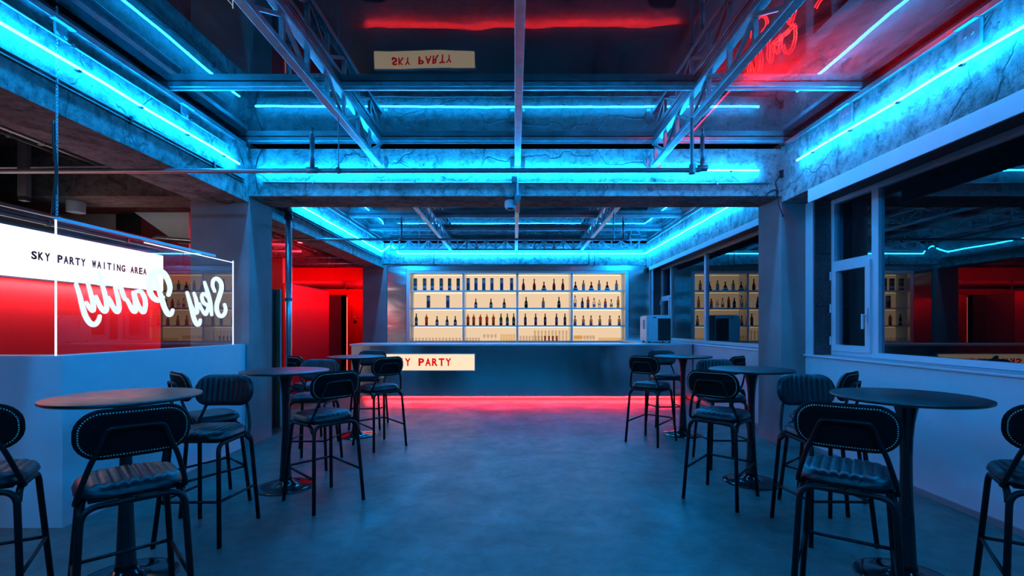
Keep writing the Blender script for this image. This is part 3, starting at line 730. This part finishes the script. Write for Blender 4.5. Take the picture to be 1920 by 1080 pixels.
    if kind == 'gin':
        return [('body', [(.02, 0), (.034, .004), (.036, .02), (.036, .15), (.028, .18), (.015, .20), (.014, .22)], CLEAR()), ('cap', [(.0145, .22), (.017, .222), (.017, .265), (.008, .267)], BLK()), ('label', [(.0365, .03), (.037, .032), (.037, .10), (.0365, .102)], GLAB())]
    if kind == 'pale':
        return [('body', [(.02, 0), (.034, .004), (.036, .02), (.036, .13), (.028, .16), (.014, .18), (.013, .20)], CLEAR()), ('cap', [(.0135, .20), (.014, .202), (.014, .22), (.008, .222)], SIL()), ('label', [(.0365, .085), (.037, .087), (.037, .105), (.0365, .107)], GLAB())]
    if kind == 'liqueur':
        return [('body', [(.02, 0), (.036, .004), (.039, .04), (.039, .13), (.03, .17), (.016, .2), (.014, .23)], DARK()), ('cap', [(.0145, .22), (.016, .222), (.016, .272), (.008, .274)], BLK()), ('label', [(.0395, .04), (.04, .042), (.04, .11), (.0395, .112)], BLAB())]
    if kind == 'orange':
        return [('body', [(.02, 0), (.034, .004), (.036, .04), (.036, .16), (.038, .2), (.03, .225), (.015, .25), (.014, .265)], AMBER()), ('cap', [(.0145, .255), (.016, .257), (.016, .305), (.008, .307)], RCAP()), ('label', [(.0365, .06), (.037, .062), (.037, .14), (.0365, .142)], BLAB()), ('foot_label', [(.036, .004), (.038, .006), (.038, .05), (.036, .052)], ORG())]
    if kind == 'rum':
        return [('body', [(.02, 0), (.038, .004), (.04, .03), (.036, .13), (.04, .155), (.03, .175), (.016, .195), (.014, .21)], AMBER()), ('cap', [(.015, .205), (.017, .207), (.017, .253), (.008, .255)], BLK()), ('label', [(.0405, .03), (.041, .032), (.038, .11), (.0375, .112)], BLAB())]
    if kind == 'absinthe':
        return [('body', [(.02, 0), (.034, .004), (.036, .02), (.036, .11), (.028, .14), (.014, .165), (.013, .18)], CLEAR()), ('cap', [(.0145, .18), (.017, .182), (.017, .232), (.008, .234)], BLK()), ('label', [(.0365, .04), (.037, .042), (.037, .09), (.0365, .092)], bm_('greenlabel', (.03, .18, .14), False))]
    if kind == 'golden':
        return [('body', [(.02, 0), (.034, .004), (.036, .02), (.036, .19), (.030, .22), (.015, .245), (.014, .26)], GOLD()), ('cap', [(.0145, .255), (.016, .257), (.016, .31), (.008, .312)], RCAP()), ('label', [(.0365, .07), (.037, .072), (.037, .14), (.0365, .142)], bm_('tanlabel', (.6, .3, .08), False))]
def box_parts(kind):
    w_ = .042
    if kind == 'darkbox': return [('carton', (0, .325), DGRN()), ('label', (.055, .125), SIL()), ('motif', (.18, .26), bm_('olive', (.10, .12, .03), False))]
    a = {'tealbox': TEAL(), 'plumbox': PLUM(), 'navybox': NAVY()}[kind]
    return [('carton', (0, .19), a), ('label', (.19, .30), SIL()), ('cap', (.30, .33), BLK())]
BM = {}
def bottle(kind, x, y, z, label, group):
    if kind not in BM:
        L = []
        if kind.endswith('box'):
            for i, (nm, (a, b), mt) in enumerate(box_parts(kind)):
                g = .042 if (nm != 'motif' and not (kind == 'darkbox' and nm == 'label')) else .0432
                L.append((nm, MB().box(-g, g, -g, g, a, b, .003).mesh(nm, mt)))
        else:
            for nm, pr, mt in bottle_parts(kind):
                L.append((nm, MB().lathe(pr, 14, cap=(nm in ('body', 'cap'))).mesh(nm, mt, True)))
        BM[kind] = L
    r = empty('gift_box' if kind.endswith('box') else 'bottle', (x, y, z), random.uniform(-.15, .15) if not kind.endswith('box') else random.uniform(-.05, .05))
    for nm, me in BM[kind]:
        o = bpy.data.objects.new(nm, me); C.objects.link(o); o.parent = r
    return tag(r, label, 'box' if kind.endswith('box') else 'bottle', group)
ORD = ['first', 'second', 'third', 'fourth', 'fifth', 'sixth', 'seventh', 'eighth', 'ninth', 'tenth', 'eleventh', 'twelfth', 'thirteenth', 'fourteenth', 'fifteenth', 'sixteenth']
DESC = dict(tall='slim red-brown bottle with black cap', squat='squat brown bottle with flared base', labelled='pale bottle with grey label', cognac='brown bottle with white label', wine='dark wine-shaped bottle',
            green='green bottle with grey label', amber='amber bottle with clear middle band', red='dark red bottle with blue label', purple='golden bottle with purple label', vodka='tall clear bottle with grey label',
            gin='small clear bottle with black cap', pale='small pale clear bottle', liqueur='dark bottle with blue label', orange='amber bottle with red cap', rum='short amber bottle with blue label', absinthe='small clear bottle with green label',
            golden='tall golden bottle with red cap', darkbox='dark green carton with silver band', tealbox='teal blue carton with silver top', plumbox='black carton with silver top', navybox='navy carton with silver top')
BAY = ['left bay', 'second bay', 'third bay', 'right bay']; ROW = {3: 'top shelf', 2: 'second shelf from top', 1: 'third shelf from top'}
rows = {
 (3, 0): [('darkbox', q) for q in (778.9, 796.3, 810.7, 827.6, 843.1, 859.3)],
 (3, 1): [('tealbox', q) for q in (878, 892.5, 907.2, 922.4, 940.7, 959.3)],
 (3, 2): [('tall', 981.4), ('tall', 1001.8), ('squat', 1019.9), ('tall', 1038.7), ('tall', 1055.3)],
 (3, 3): [('squat', 1079), ('labelled', 1094), ('squat', 1108.7), ('labelled', 1123.3), ('squat', 1138.5), ('labelled', 1155.9)],
 (2, 0): [('plumbox', 803.4), ('navybox', 839.8)],
 (2, 1): [('cognac', 892.2), ('cognac', 920.6), ('cognac', 945.4)],
 (2, 2): [('wine', 986.5), ('labelled', 1018.6), ('wine', 1048)],
 (2, 3): [('vodka', 1078.2), ('liqueur', 1091.9), ('orange', 1102.5), ('gin', 1113.9), ('pale', 1123.8), ('rum', 1135), ('absinthe', 1146.2), ('golden', 1158.9)],
 (1, 0): [('green', 780.5), ('amber', 799.7), ('cognac', 819.4), ('cognac', 838.3), ('cognac', 853.6)],
 (1, 1): [('amber', q) for q in (877.5, 888.2, 900.8, 912.9, 925.2)] + [('green', q) for q in (939.3, 951.2, 963.2)],
 (1, 2): [('red', q) for q in (985, 1004.4, 1022.1, 1043.4, 1059.2)],
 (1, 3): [('purple', q) for q in (1078.2, 1093.8, 1108.2, 1124.7, 1143.5, 1161.1)]}
YBOT = 13.08
for (rw, bay), items in rows.items():
    cnt = {}
    tot = {}
    for k, _ in items: tot[k] = tot.get(k, 0) + 1
    for k, px in items:
        i = cnt.get(k, 0); cnt[k] = i + 1
        pre = (ORD[i] + ' ' if tot[k] > 1 else '')
        suf = ' from left' if tot[k] > 1 else ''
        x = (px - VX) * YBOT / F
        bottle(k, x, YBOT, ZS[rw], f'{pre}{DESC[k]}{suf}, {ROW[rw]}, {BAY[bay]}', f'bottles and cartons on the {ROW[rw]}')
# glasses on the bottom shelf (its floor is the lit counter behind the bar)
GP = {
 'tumbler': [(.004, .004), (.026, .0), (.032, .09), (.030, .089), (.025, .006), (.004, .008)],
 'tall': [(.004, .004), (.024, .0), (.030, .14), (.028, .139), (.023, .006), (.004, .008)],
 'goblet': [(.03, .0), (.03, .004), (.005, .01), (.005, .07), (.028, .10), (.036, .14), (.030, .18), (.028, .18), (.034, .14), (.026, .102), (.003, .076)],
 'snifter': [(.028, .0), (.028, .004), (.006, .012), (.006, .03), (.034, .06), (.04, .1), (.03, .15), (.028, .15), (.037, .1), (.03, .062), (.004, .036)]}
GM = {}
def drink_glass(kind, mt, x, y, z, label, group):
    if (kind, mt) not in GM: GM[(kind, mt)] = MB().lathe(GP[kind], 12, cap=False).mesh('drinking_glass', mt, True)
    o = bpy.data.objects.new('drinking_glass', GM[(kind, mt)]); C.objects.link(o); o.location = (x, y, z)
    return tag(o, label, 'glass', group)
def grow(px0, px1, n, kind, mt, y, z, what, where, group):
    for i in range(n):
        px = px0 + (px1 - px0) * (i / max(1, n - 1)); x = (px - VX) * y / F
        drink_glass(kind, mt, x, y, z, f'{ORD[i]} {what} from left, {where}', group)
zg = ZS[0] + .05
child = MB()
for a, b in zip(XS[:-1], XS[1:]): child.box(a + .03, b - .03, YS + .03, YK - .01, ZS[0], zg)
tag(child.obj('glass_riser', 'white'), 'low white riser carrying the glasses on the bottom shelf', 'shelf riser')
grow(774, 862, 15, 'tumbler', 'tumbler', 13.05, zg, 'clear tumbler', 'bottom shelf, left bay', 'tumblers in the left bay')
grow(876, 898, 5, 'tumbler', 'tumbler', 13.05, zg, 'clear tumbler', 'bottom shelf, second bay', 'tumblers in the second bay')
grow(908, 929, 4, 'goblet', 'tumbler', 13.05, zg, 'clear goblet', 'bottom shelf, second bay', 'goblets in the second bay')
grow(940, 964, 6, 'tumbler', 'goldglass', 13.05, zg, 'amber tumbler in lower layer', 'bottom shelf, second bay', 'stacked amber tumblers')
grow(940, 964, 6, 'tumbler', 'goldglass', 13.05, zg + .092, 'amber tumbler stacked on top', 'bottom shelf, second bay', 'stacked amber tumblers')
grow(976, 1016, 8, 'tall', 'tumbler', 13.05, zg, 'clear tall glass', 'bottom shelf, left part of third bay', 'tall glasses in the third bay')
grow(1003, 1062, 10, 'tall', 'tumbler', 13.2, zg + .002, 'rear clear tall glass in lower layer', 'bottom shelf, third bay', 'rear tall glasses in the third bay')
grow(1003, 1062, 10, 'tall', 'tumbler', 13.2, zg + .144, 'rear clear tall glass in upper layer', 'bottom shelf, third bay', 'rear tall glasses in the third bay')
grow(1022, 1044, 4, 'tall', 'pinkglass', 13.02, zg, 'dark pink tall glass', 'bottom shelf, third bay', 'dark pink glasses')
grow(1077, 1090, 4, 'snifter', 'goldglass', 13.05, zg, 'amber snifter', 'bottom shelf, right bay', 'amber snifters')
grow(1079, 1089, 3, 'snifter', 'goldglass', 13.19, zg, 'rear amber snifter', 'bottom shelf, right bay', 'amber snifters')
grow(1096, 1113, 4, 'snifter', 'tumbler', 13.05, zg, 'clear stemmed snifter', 'bottom shelf, right bay', 'clear snifters')
grow(1124, 1166, 12, 'tumbler', 'goldglass', 13.05, zg, 'pale gold tumbler', 'bottom shelf, right bay', 'gold tumblers')

# small fridge on the end of the bar
r = empty('mini_fridge', (3.14, 10.78, 1.143))
MB().box(-.25, .25, -.27, .28, .03, .60, .01).obj('cabinet', 'white_gloss', r)
MB().box(-.285, -.252, -.27, .28, .035, .58, .008).obj('door', 'white_gloss', r)
MB().box(-.31, -.286, -.06, -.02, .30, .50, .006).obj('handle', 'galv', r)
MB().box(-.04, .24, -.274, -.268, .05, .53).obj('rear_recess', 'blackp', r)
MB().box(-.14, -.08, -.274, -.268, .54, .56).obj('badge', 'blackp', r)
for a in (-.22, .22):
    for b in (-.24, .24): MB().lathe([(.02, 0), (.024, .03)], 8, (a, b, 0)).obj('foot', 'blackp', r)
MB().box(-.27, .24, -.26, .27, .60, .606).obj('top_board', 'wood', r)
tag(r, 'small white fridge standing on the right end of the bar', 'fridge')

# ------------------------------------------------------------------ waiting area on the left
XB = -6.0
struct(MB().box(XB - .35, XB - .1, 2.0, 8.25, 0, 2.98).obj('wall_waiting', 'grey'), 'grey wall behind the waiting area light board', 'wall')
r = empty('red_wall_panel', (XB - .05, 5.2, 0))
child_at(MB().box(XB - .1, XB - .04, 2.0, 8.24, 0, 2.08), 'panel', 'red', r)
tag(r, 'bright red wall panel below the white waiting area board', 'wall panel')
r = empty('waiting_area_board', (XB, 5.2, 2.1))
child_at(MB().box(XB - .098, XB, 2.0, 8.24, 2.085, 2.71, .004), 'case', 'white', r)
child_at(MB().box(XB, XB + .004, 2.02, 8.24, 2.10, 2.70), 'lit_face', 'board', r)
text_letters('SKY PARTY WAITING AREA', r, 'ink', (XB + .005, 5.985, 2.335), (0, 1, 0), (0, 0, 1), .0858, .104, .070, .002)
tag(r, 'white lightbox board reading SKY PARTY WAITING AREA on the red wall', 'sign')
# ceiling services over the waiting area
for k, (x, z, rad, lab) in enumerate([(-4.15, 3.36, .014, 'thin steel conduit nearest the left beam'), (-4.55, 3.5, .02, 'steel conduit under the slab above the screen'), (-5.0, 3.45, .03, 'thick steel conduit under the slab in the waiting area'),
                                      (-5.35, 3.52, .016, 'thin steel conduit farthest into the waiting area')]):
    for seg, (ya, yb) in enumerate(((-1.4, 6.04), (6.64, 12.88))):
        conduit((x, ya, z if seg == 0 else z - .05), (x, yb, z if seg == 0 else z - .05), rad, 'galv' if k != 2 else 'zinc', lab + (', near bay' if seg == 0 else ', far bay'), 4)
conduit((-9, 5.1, 3.14), (-4.0, 5.55, 3.34), .010, 'zinc', 'thin pale rod crossing the waiting area ceiling')
conduit((-10, 8.2, 3.50), (-4.1, 7.6, 3.52), .035, 'blackp', 'thick black pipe above the waiting board', 5)
r = empty('steel_channel', (-5.6, 5.2, 2.95)); MB().box(-.05, .05, -.03, .03, 0, .79, .004).obj('channel', 'pipe', r); MB().box(-.04, .04, -.035, .035, -.05, .0, .004).obj('end_cap', 'blackp', r)
r.location = (-5.48, 5.4, 2.95)
tag(r, 'short grey steel channel hanging from the slab left of the chain', 'bracket')
r = empty('ceiling_spotlight', (-5.75, 6.33, 2.99))
MB().lathe([(.085, .0), (.1, .0), (.1, .14), (.02, .142)], 20).obj('can', 'white_gloss', r, 40)
MB().lathe([(.084, .004), (.01, .02)], 20).obj('ring', 'galv', r)
tag(r, 'round white spotlight can under the beam over the waiting area', 'spotlight')
# bits seen over the board: red and white panels, ducts
struct(MB().box(-11, -4.65, 15.9, 16.1, 0, ZT).obj('wall_hall', 'red'), 'red wall at the far end of the corridor', 'wall')
r = empty('hanging_boards', (-7.6, 9.4, 3.2))
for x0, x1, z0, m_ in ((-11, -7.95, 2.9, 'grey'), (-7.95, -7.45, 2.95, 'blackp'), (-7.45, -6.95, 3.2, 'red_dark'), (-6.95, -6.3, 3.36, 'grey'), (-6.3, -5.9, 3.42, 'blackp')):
    child_at(MB().box(x0 + .005, x1 - .005, 9.63, 9.67, z0, 3.738), 'board', m_, r)
tag(r, 'row of grey, black and maroon boards hanging beyond the waiting board', 'panel')
r = empty('slanted_bulkhead', (-6.6, 9.5, 3.3))
q = [at(252, 408, 9.5), at(354, 408, 9.5), at(354, 470, 9.5)]; q[0] = (q[0][0], 9.5, ZT); q[1] = (q[1][0], 9.5, ZT)
child_at(MB().add(q + [(x, y + .12, z) for x, y, z in q], [(0, 2, 1), (3, 4, 5), (0, 1, 4, 3), (1, 2, 5, 4), (2, 0, 3, 5)]), 'panel', 'white', r)
tag(r, 'slanted white bulkhead under the slab left of the column', 'panel')
struct(MB().box(-10.5, -6.2, 9.75, 9.85, 2.36, 3.3).obj('wall_hall', 'red'), 'red wall seen above the waiting board beside the column', 'wall')
pipe_run([(-6.9, 9.2, 2.98), (-6.9, 9.2, 3.18), (-5.9, 9.2, 3.1), (-4.3, 9.3, 3.08)], .05, 'fat galvanised duct with elbow above the waiting board', m='zinc', name='duct', hangers=[(-5.2, 9.24, 3.09, 3.74, .006)])
pipe_run([(-6.3, 9.5, 2.98), (-4.2, 9.5, 2.98)], .03, 'straight galvanised duct above the waiting board', m='zinc', name='duct', hangers=[(-5.4, 9.5, 2.98, 3.74, .006)])
conduit((-5.9, 3.0, 2.80), (-5.9, 9.2, 2.80), .03, 'pipe', 'dark pipe running along the top of the waiting board', 5)
conduit((-5.75, 3.0, 2.86), (-5.75, 9.2, 2.86), .012, 'zinc', 'thin bright conduit running along the top of the waiting board', 5)

# ------------------------------------------------------------------ red corridor beyond the left columns
r = empty('wall_corridor')
MB().box(-4.75, -4.6, 9.9, 11.95, 0, 2.36).obj('partition', 'red', r)
MB().box(-4.75, -4.6, 13.2, 15.9, 0, 2.36).obj('partition', 'red', r)
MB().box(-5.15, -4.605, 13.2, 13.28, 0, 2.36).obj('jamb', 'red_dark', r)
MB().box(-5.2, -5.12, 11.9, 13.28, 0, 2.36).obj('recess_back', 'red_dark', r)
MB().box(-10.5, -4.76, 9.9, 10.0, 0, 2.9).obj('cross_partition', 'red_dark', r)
struct(r, 'bright red corridor partition with a dark doorway recess', 'wall')
led([(-4.585, 13.19, .02), (-4.585, 13.19, 2.3)], 'vertical pinkish neon line at the corridor recess', 'pinkneon', .008, name='neon_strip')
led([(-9, 12.62, 3.685), (-5.55, 12.62, 3.685)], 'red LED strip under the slab deep in the corridor', 'rled', .010)
r = empty('door_1', (-4.58, 14.1, 0))
child_at(MB().box(-4.6, -4.585, 13.6, 14.5, .0, 2.1, .003), 'leaf', 'red', r)
child_at(MB().tube([(-4.585, 13.75, 1.75), (-4.53, 13.75, 1.75), (-4.53, 14.0, 1.75)], .018, 8), 'door_handle', 'galv', r)
struct(r, 'red door in the corridor partition right of the neon line', 'door')
# cables along the partition top and red-lit services
for k in range(5):
    pts = [(-4.735 + .028 * k, y_, 2.374 + .004 * math.sin(y_ * 2 + k)) for y_ in (9.92, 10.4, 10.9, 11.4, 11.93)]
    tag(MB().tube(smooth_path(pts), .013, 6).obj('cable', 'blackp', None, True), f'{ORD[k]} black cable lying on the red partition top, counted from its far side', 'cable', 'cables on the partition')
conduit((-10, 14.5, 2.75), (-4.07, 14.5, 2.75), .13, 'red_dark', 'large dark duct crossing the corridor below the beam', 3, 'duct')
conduit((-9, 12.5, 3.28), (-3.95, 12.5, 3.28), .018, 'zinc', 'thin pale pipe across the red beam, upper', 3)
conduit((-9, 12.45, 3.12), (-3.95, 12.45, 3.12), .018, 'zinc', 'thin pale pipe across the red beam, lower', 3)
# door leaf standing open behind the left column
r = empty('door_2', (-3.58, 6.9, 0))
child_at(MB().box(-3.60, -3.556, 6.64, 7.19, 0, 2.05, .004), 'leaf', 'blackp', r)
child_at(MB().box(-3.60, -3.50, 7.19, 7.215, 0, 2.05, .002), 'edge_strip', 'wood', r)
child_at(MB().box(-3.50, -3.486, 7.19, 7.215, 0, 2.05, .002), 'side_strip', 'white', r)
struct(r, 'narrow dark door leaf with wooden edge behind the left column', 'door')

# ------------------------------------------------------------------ neon sign standing on the roof
YN = 4.56
r = empty('neon_sign', (2.4, YN, 3.9))
def nz(pts): return [(1340 + a / 6.75, b / 6.75) for a, b in pts]
ns = [[(430, 930), (435, 860), (460, 795), (470, 860), (482, 925)], [(500, 680), (540, 760), (535, 860), (510, 930)], [(560, 610), (590, 700), (590, 830), (565, 920)],
      [(470, 480), (480, 400), (505, 310), (540, 240), (590, 200), (650, 230), (660, 320), (600, 420)], [(690, 470), (680, 600), (682, 740), (705, 790), (730, 720), (722, 620), (760, 540), (850, 440)],
      [(740, 600), (790, 670), (830, 600), (850, 470), (920, 420), (960, 360)], [(870, 570), (880, 640), (920, 670), (980, 620), (1020, 480), (1020, 320)], [(730, 530), (790, 560), (840, 480), (940, 380), (1030, 310)],
      [(930, 200), (935, 280), (960, 310), (990, 230), (1030, 100)], [(1280, 100), (1300, 60), (1345, -10), (1420, -60)], [(760, 400), (800, 330), (830, 250), (880, 120)], [(1060, 60), (1090, -60), (1160, -110), (1230, -60)]]
for pts in ns:
    for off in (-.011, .011):
        P = [Vector(at(a, b, YN)) for a, b in nz(pts)]; Q = []
        for i, q in enumerate(P):
            d = (P[min(i + 1, len(P) - 1)] - P[max(i - 1, 0)]).normalized(); n_ = Vector((-d.z, 0, d.x)); Q.append(q + n_ * off)
        child_at(MB().tube(smooth_path(Q, 4), .0048, 6), 'neon_tube', 'neon', r, True)
for x in (2.0, 3.0): child_at(MB().box(x - .015, x + .015, YN + .03, YN + .05, ZG + .015, 5.2), 'support_post', 'black', r)
for z in (4.2, 4.75): child_at(MB().box(1.85, 3.15, YN + .03, YN + .045, z, z + .02), 'support_rail', 'black', r)
tag(r, 'red neon script sign standing above the right side of the roof glass', 'neon sign')
led([(2.14, 4.75, ZG + .02), (2.14, 5.95, ZG + .02)], 'thin red neon line above the roof glass beside the right truss', 'rline', .006, name='neon_strip')

# ------------------------------------------------------------------ furniture
def table(x, y, label, proto=[None]):
    if proto[0] is None:
        r = empty('bar_table')
        MB().lathe([(.01, 1.068), (.365, 1.068), (.383, 1.076), (.385, 1.082), (.383, 1.089), (.375, 1.091), (.01, 1.091)], 64).obj('tabletop', 'top', r, 30)
        MB().lathe([(.058, .06), (.052, .10), (.047, .18), (.042, .3), (.036, .45), (.0315, .6), (.0305, .72), (.034, .84), (.042, .93), (.054, 1.0), (.068, 1.05), (.076, 1.066), (.02, 1.068)], 32).obj('stem', 'gloss_black', r, True)
        MB().lathe([(.01, 0), (.258, 0), (.262, .004), (.255, .009), (.2, .014), (.13, .022), (.09, .034), (.07, .048), (.058, .068), (.02, .07)], 48).obj('base', 'gloss_black', r, True)
        proto[0] = r
    else: r = copy_tree(proto[0])
    r.location = (x, y, 0)
    return tag(r, label, 'table', 'round black bar tables')
table(2.32, 2.87, 'round black bar table nearest on the right, under the near window')
table(-2.31, 2.87, 'round bar table nearest on the left with pale sheen on its top')
table(2.28, 4.67, 'middle round black bar table on the right, in front of the column')
table(-2.15, 4.53, 'middle round black bar table on the left, in front of the column')
table(2.33, 6.72, 'farthest round black bar table on the right, near the bar')
table(-2.19, 6.66, 'farthest round black bar table on the left, near the bar sign')

def rr_w(v, a, b, rad):
    z = abs(v) * b
    return a if z <= b - rad else a - rad + math.sqrt(max(0, rad * rad - (z - (b - rad)) ** 2))
def cushion(a, b, rad, fn_front, fn_back, cols, rowsn, rim):
    """cushion in a plane: returns MB; fn(u,v,x,z,h) -> 3-D point for the two faces"""
    mb = MB()
    us = [-1 + 2 * i / cols for i in range(cols + 1)]
    vs_ = [math.sin(PI / 2 * (-1 + 2 * j / rowsn)) for j in range(rowsn + 1)]
    for side, fn in ((0, fn_front), (1, fn_back)):
        o = len(mb.v)
        for v in vs_:
            wd = rr_w(v, a, b, rad)
            for u in us:
                x = u * wd; z = v * b
                qx, qz = abs(x) - (a - rad), abs(z) - (b - rad)
                d = (rad - math.hypot(max(qx, 0), max(qz, 0)) - 0) if (qx > 0 or qz > 0) else rad - max(qx, qz)
                d = min(d, rad - max(qx, qz)) if not (qx > 0 and qz > 0) else d
                t = max(0, min(1, d / rim)); h = math.sqrt(max(0, 1 - (1 - t) ** 2))
                mb.v.append(fn(u, v, x, z, h))
        nc = cols + 1
        for j in range(rowsn):
            for i in range(cols):
                f = (o + j * nc + i, o + j * nc + i + 1, o + (j + 1) * nc + i + 1, o + (j + 1) * nc + i)
                mb.f.append(f if side == 0 else f[::-1])
    return mb
def groove(x, pitch): return (1 - abs(math.sin(PI * x / pitch))) ** 3
def make_stool():
    r = empty('bar_stool')
    # seat
    def top(u, v, x, y, h): return (x, y + .005, .722 + (.046 + .006 * (1 - u * u)) * h - .0115 * groove(x + .0225, .045) * h)
    def bot(u, v, x, y, h): return (x, y + .005, .722 - .022 * h)
    cushion(.212, .205, .13, top, bot, 60, 16, .05).obj('seat', 'leather', r, True)
    MB().box(-.165, .165, -.15, .17, .69, .702, .004).obj('seat_board', 'black', r)
    # backrest
    ZC = 1.01
    def yc(x, z): return -.222 - z * .16 + .55 * x * x
    def fr(u, v, x, z, h): return (x, yc(x, z) + .030 * h - .009 * groove(x + .019, .038) * h, ZC + z)
    def bk(u, v, x, z, h): return (x, yc(x, z) - .016 * h, ZC + z)
    b = cushion(.222, .118, .105, fr, bk, 72, 14, .03)
    nf = 72 * 14
    back = b.obj('backrest', 'leather', r, True)
    back.data.materials.append(M['leather_back'])
    for i, p_ in enumerate(back.data.polygons): p_.material_index = 0 if i < nf else 1
    # nailhead row
    nb = MB(); a, hb, rd = .222 - .02, .118 - .02, .085
    per = 4 * (a - rd) + 4 * (hb - rd) + 2 * PI * rd; n = 92
    pts = []
    path = [(-(a - rd) + 2 * (a - rd) * i / 40, hb) for i in range(41)] + [((a - rd) + rd * math.sin(t), (hb - rd) + rd * math.cos(t)) for t in [PI / 2 * i / 16 for i in range(1, 17)]]
    path += [((a - rd) + rd * math.cos(t), -(hb - rd) - rd * math.sin(t)) for t in [PI / 2 * i / 16 for i in range(0, 17)]]
    path += [(a - rd - 2 * (a - rd) * i / 40, -hb) for i in range(1, 41)] + [(-(a - rd) - rd * math.sin(t), -(hb - rd) - rd * math.cos(t)) for t in [PI / 2 * i / 16 for i in range(1, 17)]]
    path += [(-(a - rd) - rd * math.cos(t), (hb - rd) + rd * math.sin(t)) for t in [PI / 2 * i / 16 for i in range(0, 16)]]
    path.append(path[0]); L = [0]
    for p0, p1 in zip(path[:-1], path[1:]): L.append(L[-1] + math.hypot(p1[0] - p0[0], p1[1] - p0[1]))
    for k in range(n):
        t = L[-1] * k / n; i = max(j for j in range(len(L)) if L[j] <= t + 1e-9); i = min(i, len(path) - 2)
        f = (t - L[i]) / max(1e-6, L[i + 1] - L[i]); x = path[i][0] + (path[i + 1][0] - path[i][0]) * f; z = path[i][1] + (path[i + 1][1] - path[i][1]) * f
        y = yc(x, z) - .0145; q = .0042
        o = len(nb.v)
        nb.v += [(x + q * math.cos(a_), y, ZC + z + q * math.sin(a_)) for a_ in [PI / 3 * m_ for m_ in range(6)]] + [(x, y - .0035, ZC + z)]
        nb.f += [(o + m_, o + 6, o + (m_ + 1) % 6) for m_ in range(6)]
    o = nb.obj('nailhead_trim', 'nail', back, True); o['label'] = 'row of tarnished brass nailheads'; o['kind'] = 'stuff'
    # back frame: uprights + hoop
    R_ = .0115
    half = [(.175, -.10, .693), (.205, -.135, .695), (.203, -.175, .73), (.165, -.225, .87), (.142, -.236, .93), (.122, -.246, .985)]
    def mir(p_): return [(-a_, b_, c_) for a_, b_, c_ in p_]
    hoop = [(.113, -.25, 1.01), (.10, -.258, 1.033), (.07, -.263, 1.042)]
    MB().tube(smooth_path(half + hoop + mir(hoop)[::-1] + mir(half)[::-1], 5), R_, 8).obj('back_frame', 'black', r, True)
    for s_ in (-1, 1):
        rear = fillet([(s_ * .226, -.262, 0), (s_ * .193, -.205, .69), (0, -.205, .69)], .075, 8)
        MB().tube(rear, .0150, 10).obj('leg', 'black', r, True)
        front = fillet([(s_ * .222, .25, 0), (s_ * .178, .185, .682), (s_ * .186, -.13, .688), (s_ * .197, -.2, .63)], .06, 8)
        MB().tube(front, .0150, 10).obj('leg', 'black', r, True)
        MB().tube([(s_ * .2115, -.24, .27), (s_ * .204, .223, .30)], .0100, 8).obj('stretcher', 'black', r, True)
    MB().tube([(-.204, .223, .30), (.204, .223, .30)], .0100, 8).obj('stretcher', 'black', r, True)
    return r
proto = [None]
def stool(x, y, fx, fy, label):
    if proto[0] is None: proto[0] = make_stool(); o = proto[0]
    else: o = copy_tree(proto[0])
    o.location = (x, y, 0); o.rotation_euler = (0, 0, math.atan2(-fx, fy))
    return tag(o, label, 'stool', 'black leather bar stools')
stool(-1.93, 2.42, -.70, .71, 'nearest left bar stool, back and nailheads turned to us, seat lit')
stool(-2.74, 2.47, -.52, .854, 'bar stool cut off by the left picture edge, facing the half wall')
stool(-2.23, 3.52, .02, -1, 'ribbed stool backrest facing us behind the pale near left table')
stool(-2.62, 4.13, .65, .76, 'stool seen edge-on against the blue half wall beside the left column')
stool(-1.66, 4.18, -.78, .63, 'back-turned stool on the aisle side of the middle left table')
stool(-2.2, 5.27, .05, -1, 'ribbed stool facing us behind the middle left table')
stool(-2.64, 6.27, .65, .76, 'stool half hidden beside the galvanised pipe, left of far table')
stool(-1.715, 6.1, -.72, .69, 'back-turned stool on the aisle side of the far left table, before the bar sign')
stool(-2.2, 7.27, .04, -1, 'ribbed stool facing us behind the far left table')
stool(1.74, 2.54, .58, .81, 'nearest right bar stool, back turned to us, ribbed seat shining')
stool(2.71, 2.46, .52, .854, 'bar stool cut off by the right picture edge, facing the window wall')
stool(2.235, 3.53, -.02, -1, 'ribbed stool facing us behind the near right table')
stool(2.62, 4.15, -.65, .76, 'stool seen edge-on against the white wall right of the column')
stool(1.81, 4.25, .69, .72, 'back-turned stool on the aisle side of the middle right table')
stool(2.27, 5.3, -.02, -1, 'ribbed stool facing us behind the middle right table')
stool(2.66, 6.25, -.65, .76, 'stool half hidden by the column side, right of the far table')
stool(1.78, 6.32, .69, .72, 'back-turned stool on the aisle side of the far right table')
stool(2.31, 7.43, 0, -1, 'ribbed stool facing us behind the far right table, against the bar')
